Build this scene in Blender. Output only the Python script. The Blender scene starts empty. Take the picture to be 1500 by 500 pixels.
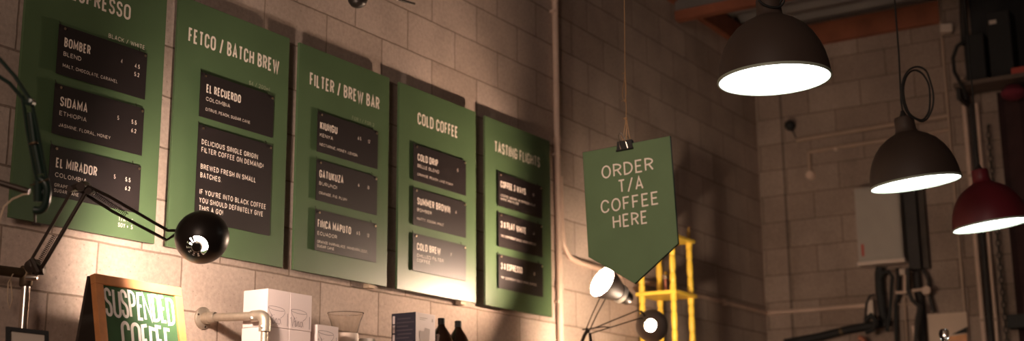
import bpy, bmesh, math, random
from mathutils import Vector as V, Matrix as M
random.seed(7)
SC = bpy.context.scene
COL = SC.collection
PI = math.pi
# ------------------------------------------------------------------ camera
F, YAW, PITCH, ROLL = 1964.96, 0.562541616, 0.225098121, -0.00805098938   # F in pixels of the 1500x500 frame
CAM = V((0, -3.72, 1.6))
_f = V((math.cos(YAW)*math.cos(PITCH), math.sin(YAW)*math.cos(PITCH), math.sin(PITCH)))
_r0 = _f.cross(V((0, 0, 1))).normalized(); _u0 = _r0.cross(_f)
_r = math.cos(ROLL)*_r0 + math.sin(ROLL)*_u0
_u = -math.sin(ROLL)*_r0 + math.cos(ROLL)*_u0
def ray(x, y): return _f + _r*((x-750)/F) + _u*((250-y)/F)
def at_y(x, y, Y): d = ray(x, y); return CAM + d*((Y-CAM.y)/d.y)     # point of the photo lying on the plane y = Y
def at_x(x, y, X): d = ray(x, y); return CAM + d*((X-CAM.x)/d.x)
def at_t(x, y, t): return CAM + ray(x, y)*t
cam = bpy.data.cameras.new('camera'); cam.sensor_width = 36; cam.lens = F/1500*36
cam.sensor_fit = 'HORIZONTAL'; cam.clip_start = .05
cam.dof.use_dof = True; cam.dof.focus_distance = 4.85; cam.dof.aperture_fstop = 2.0
co = bpy.data.objects.new('camera', cam); COL.objects.link(co)
m = M.Identity(4)
for i in range(3): m[i][0], m[i][1], m[i][2], m[i][3] = _r[i], _u[i], -_f[i], CAM[i]
co.matrix_world = m
SC.camera = co

# ------------------------------------------------------------------ materials
def mat(name, col, rough=.6, metal=0, var=.0, vscale=8, bump=0, bscale=60, emit=None, estr=0, trans=0, spec=.5, coat=0):
    mt = bpy.data.materials.new(name); mt.use_nodes = True
    nt = mt.node_tree; b = nt.nodes['Principled BSDF']
    b.inputs['Base Color'].default_value = (*col, 1); b.inputs['Roughness'].default_value = rough
    b.inputs['Metallic'].default_value = metal; b.inputs['Specular IOR Level'].default_value = spec
    b.inputs['Transmission Weight'].default_value = trans; b.inputs['Coat Weight'].default_value = coat
    if emit: b.inputs['Emission Color'].default_value = (*emit, 1); b.inputs['Emission Strength'].default_value = estr
    tc = nt.nodes.new('ShaderNodeTexCoord')
    if var:
        n = nt.nodes.new('ShaderNodeTexNoise'); n.inputs['Scale'].default_value = vscale; n.inputs['Detail'].default_value = 5
        nt.links.new(tc.outputs['Object'], n.inputs['Vector'])
        r = nt.nodes.new('ShaderNodeMapRange'); r.inputs['To Min'].default_value = 1-var; r.inputs['To Max'].default_value = 1+var
        r.inputs['From Min'].default_value = .3; r.inputs['From Max'].default_value = .7
        nt.links.new(n.outputs['Fac'], r.inputs['Value'])
        mx = nt.nodes.new('ShaderNodeVectorMath'); mx.operation = 'SCALE'; mx.inputs[0].default_value = col
        nt.links.new(r.outputs['Result'], mx.inputs['Scale']); nt.links.new(mx.outputs['Vector'], b.inputs['Base Color'])
    if bump:
        n = nt.nodes.new('ShaderNodeTexNoise'); n.inputs['Scale'].default_value = bscale; n.inputs['Detail'].default_value = 4
        nt.links.new(tc.outputs['Object'], n.inputs['Vector'])
        bp = nt.nodes.new('ShaderNodeBump'); bp.inputs['Strength'].default_value = bump; bp.inputs['Distance'].default_value = .004
        nt.links.new(n.outputs['Fac'], bp.inputs['Height']); nt.links.new(bp.outputs['Normal'], b.inputs['Normal'])
    return mt

def block_mat(name, axis, u0, v0, tint=(1, 1, 1), seam=None):
    """concrete blocks 400 x 200 mm in running bond; axis 'X' or 'Y' runs along the wall"""
    mt = bpy.data.materials.new(name); mt.use_nodes = True
    nt = mt.node_tree; N = nt.nodes; L = nt.links; b = N['Principled BSDF']
    b.inputs['Roughness'].default_value = .92; b.inputs['Specular IOR Level'].default_value = .2
    g = N.new('ShaderNodeNewGeometry'); s = N.new('ShaderNodeSeparateXYZ'); L.new(g.outputs['Position'], s.inputs[0])
    def math_(op, a, bb):
        n = N.new('ShaderNodeMath'); n.operation = op
        for i, q in enumerate((a, bb)):
            if isinstance(q, (int, float)): n.inputs[i].default_value = q
            else: L.new(q, n.inputs[i])
        return n.outputs[0]
    u = math_('SUBTRACT', s.outputs[axis], u0 - 40.); v = math_('SUBTRACT', s.outputs['Z'], v0)
    wob = N.new('ShaderNodeTexNoise'); wob.inputs['Scale'].default_value = 9; L.new(g.outputs['Position'], wob.inputs['Vector'])
    w = math_('MULTIPLY', math_('SUBTRACT', wob.outputs['Fac'], .5), .008)
    cx = N.new('ShaderNodeCombineXYZ'); L.new(math_('ADD', u, w), cx.inputs[0]); L.new(math_('ADD', v, w), cx.inputs[1])
    br = N.new('ShaderNodeTexBrick'); br.offset = .5; br.offset_frequency = 2; br.squash = 1
    for k, q in (('Scale', 1), ('Mortar Size', .0042), ('Mortar Smooth', .35), ('Bias', 0), ('Brick Width', .4), ('Row Height', .2)): br.inputs[k].default_value = q
    br.inputs['Color1'].default_value = (.43*tint[0], .335*tint[1], .28*tint[2], 1)
    br.inputs['Color2'].default_value = (.53*tint[0], .425*tint[1], .365*tint[2], 1)
    br.inputs['Mortar'].default_value = (.26*tint[0], .195*tint[1], .155*tint[2], 1)
    L.new(cx.outputs[0], br.inputs['Vector'])
    n1 = N.new('ShaderNodeTexNoise'); n1.inputs['Scale'].default_value = 55; n1.inputs['Detail'].default_value = 7; n1.inputs['Roughness'].default_value = .65
    n2 = N.new('ShaderNodeTexNoise'); n2.inputs['Scale'].default_value = 3.2; n2.inputs['Detail'].default_value = 5
    n3 = N.new('ShaderNodeTexVoronoi'); n3.inputs['Scale'].default_value = 38
    for n in (n1, n2, n3): L.new(g.outputs['Position'], n.inputs['Vector'])
    def rng(x, a, c, lo, hi):
        r = N.new('ShaderNodeMapRange')
        for k, q in zip(('From Min', 'From Max', 'To Min', 'To Max'), (a, c, lo, hi)): r.inputs[k].default_value = q
        L.new(x, r.inputs['Value']); return r.outputs[0]
    fac = math_('MULTIPLY', rng(n1.outputs['Fac'], .3, .7, .82, 1.12), rng(n2.outputs['Fac'], .3, .7, .84, 1.14))
    pit = rng(n3.outputs['Distance'], .06, .16, .72, 1.0)
    fac = math_('MULTIPLY', fac, pit)
    if seam is not None:
        d = math_('ABSOLUTE', math_('SUBTRACT', s.outputs[axis], seam), 0)
        fac = math_('MULTIPLY', fac, rng(d, .005, .012, .42, 1.0))
    sc = N.new('ShaderNodeVectorMath'); sc.operation = 'SCALE'; L.new(br.outputs['Color'], sc.inputs[0]); L.new(fac, sc.inputs['Scale'])
    L.new(sc.outputs[0], b.inputs['Base Color'])
    h = math_('SUBTRACT', math_('MULTIPLY', n1.outputs['Fac'], .35), br.outputs['Fac'])
    bp = N.new('ShaderNodeBump'); bp.inputs['Strength'].default_value = .7; bp.inputs['Distance'].default_value = .006
    L.new(h, bp.inputs['Height']); L.new(bp.outputs['Normal'], b.inputs['Normal'])
    return mt

WALL_M = block_mat('concrete_block_side', 'X', .364, .02)
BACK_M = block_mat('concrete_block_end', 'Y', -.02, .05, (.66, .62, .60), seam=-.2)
GREEN = mat('green_board_paint', (.077, .128, .060), .40, var=.07, vscale=4, spec=.45)
SIGN_G = mat('green_sign_paint', (.112, .18, .088), .6, var=.06, vscale=9, spec=.3)
EDGE_G = mat('board_edge', (.02, .035, .018), .7)
CARD = mat('black_card', (.017, .0125, .0125), .44, spec=.4)
CREAM = mat('cream_lettering', (.84, .74, .65), .6)
WHITE_L = mat('white_lettering', (.95, .9, .86), .6)
DIM_L = mat('faded_lettering', (.34, .36, .25), .6)
NAIL = mat('brass_nail', (.75, .6, .42), .35, 1)
BATTEN = mat('pine_batten', (.55, .42, .3), .8, var=.1)
IRON = mat('black_lamp_metal', (.022, .016, .013), .38, .3, spec=.5)
DARK = mat('dark_lamp_arm', (.042, .028, .02), .45, .4)
LINER = mat('white_lamp_liner', (.9, .88, .84), .5)
BULB = mat('hot_bulb', (1, 1, 1), .5, emit=(1, .76, .60), estr=1120)
BULB_2 = mat('hot_bulb_far', (1, 1, 1), .5, emit=(1, .70, .50), estr=2500)
BULB_3 = mat('hot_bulb_end', (1, 1, 1), .5, emit=(1, .74, .52), estr=1650)
SPRING = mat('spring_steel', (.4, .34, .3), .35, 1)
GALV = mat('galvanised_pipe', (.44, .38, .31), .5, .75, var=.12, vscale=30)
CHROME = mat('brushed_steel', (.78, .7, .63), .25, 1)
BRASS = mat('dull_brass', (.13, .09, .055), .5, .8, var=.2, vscale=30)
PEND = mat('taupe_pendant', (.064, .043, .034), .55, var=.04)
PEND_R = mat('red_pendant', (.15, .015, .024), .4, spec=.6)
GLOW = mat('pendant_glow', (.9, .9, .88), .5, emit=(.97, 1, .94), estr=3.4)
RIM = mat('pendant_rim', (.42, .48, .4), .4)
CABLE = mat('black_cable', (.012, .012, .012), .5)
TWINE = mat('jute_twine', (.42, .25, .13), .95)
WOOD_F = mat('orange_pine_frame', (.66, .27, .095), .5, var=.18, vscale=14)
WOOD_D = mat('dark_wood', (.05, .035, .026), .7, var=.2)
CHALK_G = mat('green_chalk_panel', (.055, .12, .055), .85, spec=.1, var=.12, vscale=12)
BOX_W = mat('white_carton', (.68, .57, .56), .6)
BOX_S = mat('carton_seam', (.3, .23, .22), .8)
INK = mat('grey_ink', (.2, .16, .17), .7)
NAVY = mat('navy_carton', (.016, .015, .03), .5)
NAVY_T = mat('navy_carton_print', (.06, .045, .06), .6)
GREY_P = mat('grey_carton_print', (.42, .34, .32), .7)
AMBER = mat('dark_brown_glass', (.022, .009, .005), .08, spec=.7, coat=.4)
GLASS = mat('clear_glass', (.97, .95, .92), .03, trans=1)
YELLOW = mat('yellow_paint', (.86, .58, .07), .38, var=.06, spec=.5)
TEAL = mat('dark_green_enamel', (.010, .024, .017), .3, .1, spec=.6)
CONDUIT = mat('painted_conduit', (.40, .28, .21), .55, var=.1)
CONDUIT_P = mat('pale_conduit', (.62, .45, .36), .55, var=.1)
TIMBER = mat('red_brown_timber', (.26, .082, .04), .75, var=.25, vscale=6)
DECK = mat('steel_deck', (.2, .18, .17), .55, .3, var=.15, vscale=3)
CABINET = mat('grey_cabinet', (.36, .315, .275), .5, var=.05)
LIP = mat('pale_cabinet_lip', (.62, .5, .43), .5)
RED = mat('red_sticker', (.42, .06, .04), .6)
BLACK = mat('flat_black', (.012, .011, .011), .7)
NEARBLK = mat('charcoal_steel', (.03, .024, .022), .7, var=.2)
PALE = mat('pale_plastic', (.62, .5, .42), .6)
MAROON = mat('dark_maroon_curtain', (.04, .017, .017), .95, var=.2)
SHELF_M = mat('shelf_timber', (.3, .19, .11), .6, var=.2)
CONC_F = mat('concrete_floor', (.16, .14, .125), .6, var=.15, vscale=2)
PRINT = mat('framed_print', (.55, .47, .4), .6)
SKIN_B = mat('beige_plate', (.60, .45, .35), .7, var=.06)

# ------------------------------------------------------------------ mesh helpers
class MB:
    def __init__(s): s.v = []; s.f = []
    def add(s, vs, fs):
        o = len(s.v); s.v += [V(q) for q in vs]; s.f += [tuple(i+o for i in q) for q in fs]; return s
    def box(s, c, d, R=None):
        c = V(c); R = R or M.Identity(3); hx, hy, hz = d[0]/2, d[1]/2, d[2]/2
        vs = [c + R @ V((x, y, z)) for x in (-hx, hx) for y in (-hy, hy) for z in (-hz, hz)]
        return s.add(vs, [(0, 1, 3, 2), (4, 6, 7, 5), (0, 4, 5, 1), (2, 3, 7, 6), (0, 2, 6, 4), (1, 5, 7, 3)])
    def span(s, a, b): # axis-aligned box between two corners
        return s.box([(p+q)/2 for p, q in zip(a, b)], [abs(p-q) for p, q in zip(a, b)])
    def tube(s, pts, r, n=10, caps=True, closed=False):
        pts = [V(p) for p in pts]; k = len(pts); rs = r if isinstance(r, (list, tuple)) else [r]*k
        t0 = (pts[1]-pts[0]).normalized(); up = V((0, 0, 1)) if abs(t0.z) < .9 else V((1, 0, 0))
        nrm = t0.cross(up).normalized(); rings = []
        for i in range(k):
            if closed: t = (pts[(i+1) % k]-pts[i-1])
            else: t = pts[min(i+1, k-1)]-pts[max(i-1, 0)]
            t = t.normalized() if t.length > 1e-9 else t0
            nrm = (nrm - t*nrm.dot(t)).normalized(); bn = t.cross(nrm)
            rings.append([pts[i] + (nrm*math.cos(a)+bn*math.sin(a))*rs[i] for a in [2*PI*j/n for j in range(n)]])
        vs = [p for q in rings for p in q]; fs = []
        for i in range(k if closed else k-1):
            i2 = (i+1) % k
            fs += [(i*n+j, i*n+(j+1) % n, i2*n+(j+1) % n, i2*n+j) for j in range(n)]
        if caps and not closed: fs += [tuple(range(n-1, -1, -1)), tuple((k-1)*n+j for j in range(n))]
        return s.add(vs, fs)
    def lathe(s, prof, c=(0, 0, 0), ax=(0, 0, 1), n=32, skip=None, ref=None):
        """prof: (radius, height along ax); skip(i, j) leaves a face out"""
        c = V(c); ax = V(ax).normalized(); ref = V(ref) if ref else (V((1, 0, 0)) if abs(ax.x) < .9 else V((0, 1, 0)))
        e1 = (ref-ax*ref.dot(ax)).normalized(); e2 = ax.cross(e1)
        vs = []; fs = []
        for (r, h) in prof:
            r = max(r, 1e-5)
            vs += [c + ax*h + (e1*math.cos(a)+e2*math.sin(a))*r for a in [2*PI*j/n for j in range(n)]]
        for i in range(len(prof)-1):
            for j in range(n):
                if skip and skip(i, j): continue
                fs.append((i*n+j, i*n+(j+1) % n, (i+1)*n+(j+1) % n, (i+1)*n+j))
        return s.add(vs, fs)
    def prism(s, poly, d0, d1, fr): # poly of (u,v), extruded along w
        n = len(poly); vs = [fr(u, v, d0) for u, v in poly] + [fr(u, v, d1) for u, v in poly]
        fs = [tuple(range(n)), tuple(range(2*n-1, n-1, -1))] + [(i, i+n, (i+1) % n+n, (i+1) % n) for i in range(n)]
        return s.add(vs, fs)
    def build(s, name, mt, parent=None, loc=None, smooth=False, bevel=0, label=None):
        me = bpy.data.meshes.new(name)
        o0 = V(loc) if loc is not None else (parent.matrix_world.translation if parent else V((0, 0, 0)))
        if parent and loc is None: o0 = V(parent['_o'])
        me.from_pydata([tuple(q-o0) for q in s.v], [], s.f)
        bm = bmesh.new(); bm.from_mesh(me)
        bmesh.ops.remove_doubles(bm, verts=bm.verts, dist=1e-6)
        bmesh.ops.recalc_face_normals(bm, faces=bm.faces)
        bm.to_mesh(me); bm.free()
        me.materials.append(mt)
        if smooth:
            me.polygons.foreach_set('use_smooth', [True]*len(me.polygons))
            try: me.set_sharp_from_angle(angle=math.radians(38))
            except Exception: pass
        o = bpy.data.objects.new(name, me); COL.objects.link(o)
        if parent: o.parent = parent
        else: o.location = o0
        o['_o'] = tuple(o0)
        if bevel:
            b = o.modifiers.new('bevel', 'BEVEL'); b.width = bevel; b.segments = 2; b.limit_method = 'ANGLE'
        if label: o['label'] = label
        return o

def thing(name, label, cat, loc=(0, 0, 0), group=None):
    o = bpy.data.objects.new(name, None); COL.objects.link(o); o.location = loc; o['_o'] = tuple(loc)
    o.empty_display_size = .05
    return tag(o, label, cat, group)
def tag(o, label, cat, group=None):
    o['label'] = label; o['category'] = cat
    if group: o['group'] = group
    return o
def struct(o): o['kind'] = 'structure'; return o
def arc(c, e1, e2, r, a0, a1, n=10):
    return [V(c) + V(e1)*r*math.cos(a0+(a1-a0)*i/n) + V(e2)*r*math.sin(a0+(a1-a0)*i/n) for i in range(n+1)]
def fillet(pts, r, n=5, closed=False):
    """round every corner of a 3-D or 2-D polyline"""
    out = []; k = len(pts); P = [V(p) for p in pts]
    for i in range(k):
        if not closed and i in (0, k-1): out.append(P[i]); continue
        a, b, c = P[i-1], P[i], P[(i+1) % k]
        d1 = (a-b); d2 = (c-b); q = min(r, d1.length*.5, d2.length*.5)
        s, e = b+d1.normalized()*q, b+d2.normalized()*q
        for j in range(n+1):
            t = j/n; out.append(s*(1-t)**2 + b*2*t*(1-t) + e*t*t)
    return out

# ------------------------------------------------------------------ stroke lettering
# each glyph: (width factor, [strokes]); a stroke is a list of (x, y[, 1 = rounded corner]), 'z' last closes it
G = {
'A': (1.0, [[(0, 0), (.5, 1), (1, 0)], [(.17, .3), (.83, .3)]]),
'B': (.92, [[(0, 0), (0, 1), (.95, 1, 1), (.95, .53, 1), (0, .53)], [(0, .53), (1, .53, 1), (1, 0, 1), (0, 0)]]),
'C': (.95, [[(1, .74), (1, 1, 1), (0, 1, 1), (0, 0, 1), (1, 0, 1), (1, .26)]]),
'D': (1.0, [[(0, 0), (0, 1), (1, 1, 1), (1, 0, 1), (0, 0), 'z']]),
'E': (.8, [[(1, 1), (0, 1), (0, 0), (1, 0)], [(0, .52), (.85, .52)]]),
'F': (.78, [[(1, 1), (0, 1), (0, 0)], [(0, .5), (.85, .5)]]),
'G': (1.0, [[(1, .74), (1, 1, 1), (0, 1, 1), (0, 0, 1), (1, 0, 1), (1, .46), (.55, .46)]]),
'H': (1.0, [[(0, 0), (0, 1)], [(1, 0), (1, 1)], [(0, .52), (1, .52)]]),
'I': (.0, [[(0, 0), (0, 1)]]),
'J': (.8, [[(1, 1), (1, 0, 1), (0, 0, 1), (0, .25)]]),
'K': (.95, [[(0, 0), (0, 1)], [(1, 1), (.05, .42)], [(.35, .6), (1, 0)]]),
'L': (.75, [[(0, 1), (0, 0), (1, 0)]]),
'M': (1.3, [[(0, 0), (0, 1), (.5, .25), (1, 1), (1, 0)]]),
'N': (1.05, [[(0, 0), (0, 1), (1, 0), (1, 1)]]),
'O': (1.05, [[(0, 0, 1), (0, 1, 1), (1, 1, 1), (1, 0, 1), 'z']]),
'P': (.9, [[(0, 0), (0, 1), (1, 1, 1), (1, .44, 1), (0, .44)]]),
'Q': (1.05, [[(0, 0, 1), (0, 1, 1), (1, 1, 1), (1, 0, 1), 'z'], [(.6, .25), (1, -.05)]]),
'R': (.93, [[(0, 0), (0, 1), (1, 1, 1), (1, .48, 1), (0, .48)], [(.5, .48), (1, 0)]]),
'S': (.9, [[(1, .76), (1, 1, 1), (0, 1, 1), (0, .56, 1), (1, .46, 1), (1, 0, 1), (0, 0, 1), (0, .24)]]),
'T': (.9, [[(0, 1), (1, 1)], [(.5, 1), (.5, 0)]]),
'U': (1.0, [[(0, 1), (0, 0, 1), (1, 0, 1), (1, 1)]]),
'V': (1.0, [[(0, 1), (.5, 0), (1, 1)]]),
'W': (1.45, [[(0, 1), (.25, 0), (.5, .9), (.75, 0), (1, 1)]]),
'X': (.95, [[(0, 0), (1, 1)], [(0, 1), (1, 0)]]),
'Y': (.95, [[(0, 1), (.5, .45), (1, 1)], [(.5, .45), (.5, 0)]]),
'Z': (.9, [[(0, 1), (1, 1), (0, 0), (1, 0)]]),
'0': (.85, [[(0, 0, 1), (0, 1, 1), (1, 1, 1), (1, 0, 1), 'z']]),
'1': (.3, [[(0, .8), (1, 1), (1, 0)]]),
'2': (.8, [[(0, .75), (0, 1, 1), (1, 1, 1), (1, .6, 1), (0, 0), (1, 0)]]),
'3': (.8, [[(0, .76), (0, 1, 1), (1, 1, 1), (1, .53, 1), (.35, .53)], [(.35, .53), (1, .53, 1), (1, 0, 1), (0, 0, 1), (0, .24)]]),
'4': (.85, [[(.75, 0), (.75, 1), (0, .28), (1, .28)]]),
'5': (.8, [[(.95, 1), (.08, 1), (0, .55), (1, .62, 1), (1, 0, 1), (0, 0, 1), (0, .22)]]),
'6': (.85, [[(.9, 1), (.2, .7, 1), (0, 0, 1), (1, 0, 1), (1, .56, 1), (.05, .56, 1), (0, .3)]]),
'7': (.8, [[(0, 1), (1, 1), (.3, 0)]]),
'8': (.85, [[(.05, .54, 1), (.05, 1, 1), (.95, 1, 1), (.95, .54, 1), 'z'], [(0, 0, 1), (0, .54, 1), (1, .54, 1), (1, 0, 1), 'z']]),
'9': (.85, [[(.1, 0), (.8, .3, 1), (1, 1, 1), (0, 1, 1), (0, .44, 1), (.95, .44, 1), (1, .7)]]),
'/': (.75, [[(0, -.08), (1, 1.08)]]),
'.': (.0, [[(0, 0), (0, .06)]]), ',': (.08, [[(1, .06), (0, -.16)]]), "'": (.0, [[(0, 1), (0, .76)]]),
'!': (.0, [[(0, .3), (0, 1)], [(0, 0), (0, .06)]]), '+': (.7, [[(0, .42), (1, .42)], [(.5, .1), (.5, .74)]]),
'$': (.8, [[(1, .78), (1, .95, 1), (0, .95, 1), (0, .55, 1), (1, .46, 1), (1, .05, 1), (0, .05, 1), (0, .22)], [(.5, -.1), (.5, 1.1)]]),
'm': (1.1, [[(0, 0), (0, .62)], [(0, .62), (.5, .62, 1), (.5, 0)], [(.5, .62), (1, .62, 1), (1, 0)]]),
'l': (.0, [[(0, 0), (0, 1)]]),
}
def ribbon(mb, pts, s, closed, fr, w=0.0):
    """flat ribbon of width s along 2-D points, mitred, mapped by fr(u, v, w)"""
    P = [p for i, p in enumerate(pts) if i == 0 or (p-pts[i-1]).length > 1e-7]
    if closed and (P[0]-P[-1]).length < 1e-7: P.pop()
    k = len(P)
    if k < 2: return
    Lf, Rt = [], []
    for i in range(k):
        if closed: d1, d2 = (P[i]-P[i-1]).normalized(), (P[(i+1) % k]-P[i]).normalized()
        else:
            d1 = (P[i]-P[i-1]).normalized() if i else (P[1]-P[0]).normalized()
            d2 = (P[i+1]-P[i]).normalized() if i < k-1 else d1
        n1, n2 = V((-d1.y, d1.x)), V((-d2.y, d2.x)); mm = n1+n2
        if mm.length < 1e-4: mm = n1
        mm.normalize(); q = s/2/max(.38, mm.dot(n1))
        Lf.append(P[i]+mm*q); Rt.append(P[i]-mm*q)
    vs = [fr(p.x, p.y, w) for p in Lf] + [fr(p.x, p.y, w) for p in Rt]
    fs = [(i, (i+1) % k, (i+1) % k+k, i+k) for i in range(k if closed else k-1)]
    mb.add(vs, fs)
def glyph(mb, ch, x, y, h, ws, st, rad, fr, w, jit=0):
    """ws: width of a factor-1 letter as a share of h; st: stroke share; returns advance"""
    gw, strokes = G[ch]; W = gw*ws*h; s = st*h; inner = max(W-s, 0)
    R = rad*h
    jx, jy, js = (random.uniform(-jit, jit)*h for _ in range(3)) if jit else (0, 0, 0)
    for k, q in enumerate(strokes):
        closed = q[-1] == 'z'; pts = [p for p in q if p != 'z']
        P = [V((x+s/2+p[0]*inner + jx*p[1], y+s/2+p[1]*(h-s) + jy + js*p[0])) for p in pts]
        fl = [len(p) > 2 for p in pts]; out = []; n = len(P)
        for i in range(n):
            if not fl[i] or (not closed and i in (0, n-1)): out.append(P[i]); continue
            a, b, c = P[i-1], P[i], P[(i+1) % n]; d1, d2 = a-b, c-b
            def lim(d, j): return d.length*(.5 if fl[j] else .96)
            q1 = min(R, lim(d1, i-1)); q2 = min(R, lim(d2, (i+1) % n))
            S_, E_ = b+d1.normalized()*q1, b+d2.normalized()*q2
            c1, c2 = S_+(b-S_)*.56, E_+(b-E_)*.56
            for j in range(7):
                t = j/6; out.append(S_*(1-t)**3+c1*3*t*(1-t)**2+c2*3*t*t*(1-t)+E_*t**3)
        ribbon(mb, out, s, closed, fr, w+k*.00004)
    return max(W, s)
def text(mb, txt, x, y, h, fr, ws=.5, st=.13, rad=.25, sp=.16, width=None, w=0, align='l', word=.32, jit=0):
    """lettering with its baseline at (x, y); width squeezes letters and gaps to a given length"""
    def measure(k):
        tot = 0
        for c in txt: tot += word*k*h if c == ' ' else max(G[c][0]*ws*k*h, st*h)+sp*k*h
        return tot - sp*k*h
    k = 1
    if width:
        lo, hi = .2, 4
        for _ in range(40):
            k = (lo+hi)/2
            if measure(k) > width: hi = k
            else: lo = k
    if align == 'r': x -= measure(k)
    if align == 'c': x -= measure(k)/2
    for c in txt:
        if c == ' ': x += word*k*h; continue
        x += glyph(mb, c, x, y, h, ws*k, st, rad, fr, w, jit)+sp*k*h
    return mb
COND = dict(ws=.44, st=.148, rad=.2, sp=.10, word=.24)
GEO = dict(ws=.72, st=.125, rad=.5, sp=.2, word=.42)

# ------------------------------------------------------------------ room shell
XB = 9.423
struct(MB().span((-3, 0, 0), (XB+.2, .2, 5.3)).build('wall_left', WALL_M))
struct(MB().span((XB, -7, 0), (XB+.2, 0, 5.3)).build('wall_back', BACK_M))
struct(MB().span((-3, -7, -.1), (XB+.2, .2, 0)).build('floor', CONC_F))
mb = MB(); poly = []
x = -3.0                       # trapezoid ribbed deck, ribs running across the room
prof = []
while x < XB: prof += [(x, 4.95), (x+.07, 4.95), (x+.10, 5.0), (x+.19, 5.0), (x+.22, 4.95)]; x += .22
vs = [V((a, y, b)) for y in (-7, 0) for a, b in prof]; n = len(prof)
mb.add(vs, [(i, i+1, i+1+n, i+n) for i in range(n-1)])
struct(mb.build('ceiling', DECK))
struct(MB().span((XB-.05, -1.45, 4.765), (XB, -.0, 4.925)).build('trim_1', TIMBER))
struct(MB().span((7.9, -.05, 4.77), (XB-.05, 0, 4.925)).build('trim_2', TIMBER))
struct(MB().span((7.95, -7, 4.635), (8.02, -.03, 4.70)).build('trim_3', TIMBER))
struct(MB().span((7.96, -7, 4.70), (8.01, -.03, 4.95)).build('trim_4', DECK))
# shallow pier on the end wall
struct(MB().span((XB-.03, -1.92, 0), (XB, -1.449, 5.0)).build('wall_pier', block_mat('pier_block', 'Y', .12, .05, (.62, .58, .56))))
struct(MB().span((XB-.05, -1.457, 0), (XB-.0, -1.443, 5.0)).build('trim_5', CONDUIT))

# ------------------------------------------------------------------ menu boards and cards
ZB, ZT = 2.44, 3.42
YF = -.045                                           # front face of the boards
def front(off):
    return lambda u, v, w: V((u, YF-off-w, v))
boards = [
 (2.755, 3.383, 'ESPRESSO', 2.940, 3.209, 'green menu board headed ESPRESSO, leftmost of the row on the block wall', [('BLACK / WHITE', 3.114, 3.155, .0165, .171)]),
 (3.443, 4.075, 'FETCO / BATCH BREW', 3.499, 4.014, 'green menu board headed BATCH BREW, second from the left, behind the round lamp head', [('$4 / 200ml', 3.839, 3.158, .0175, .122)]),
 (4.137, 4.766, 'FILTER / BREW BAR', 4.208, 4.692, 'green menu board headed FILTER / BREW BAR, middle one of the row', [('FOR 1 / FOR 2', 4.498, 3.16, .0155, .158)]),
 (4.843, 5.487, 'COLD COFFEE', 4.988, 5.324, 'green menu board headed COLD COFFEE with pale glare along its bottom', []),
 (5.572, 6.224, 'TASTING FLIGHTS', 5.660, 6.114, 'green menu board headed TASTING FLIGHTS, rightmost of the row beside the wall conduit', []),
]
for i, (x0, x1, head, t0, t1, lab, notes) in enumerate(boards):
    t = thing('menu_board', lab, 'menu board', ((x0+x1)/2, 0, ZB), 'green menu boards in a row on the block wall')
    pn = MB().span((x0, YF, ZB), (x1, YF+.012, ZT)).build('panel', GREEN, t, bevel=.0015)
    for zz in (ZB+.04, ZT-.10):
        for xx in (x0+.1, x1-.115):
            low = zz < 3 and xx > x0+.2 and i in (2, 3)
            MB().span((xx, YF+.012, zz-(.055 if low else 0)), (xx+.045, -.002, zz+.05)).build('mounting_batten', BATTEN, t)
    fr = front(.0006)
    text(MB(), head, t0, 3.2465, .0585, fr, width=t1-t0, **COND).build('heading_lettering', CREAM, pn)
    for (s, xx, zz, h, wd) in notes:
        text(MB(), s, xx, zz, h, fr, width=wd, **GEO).build('price_note', CREAM if i == 0 else DIM_L, pn)
    if i == 0:
        text(MB(), 'T/A + .5', 3.208, 2.4995, .0155, fr, width=.068, **GEO).build('extras_note', CREAM, pn)
        text(MB(), 'SOY + .5', 3.208, 2.4775, .0155, fr, width=.067, **GEO).build('extras_note', CREAM, pn)
CX = [(2.890, 3.290), (3.564, 3.977), (4.255, 4.672), (4.945, 5.382), (5.677, 6.112)]
ROW = [(3.140, 2.963), (2.928, 2.751), (2.712, 2.537)]
P1, P2 = (.277, .343), (.262, .312)
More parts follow.
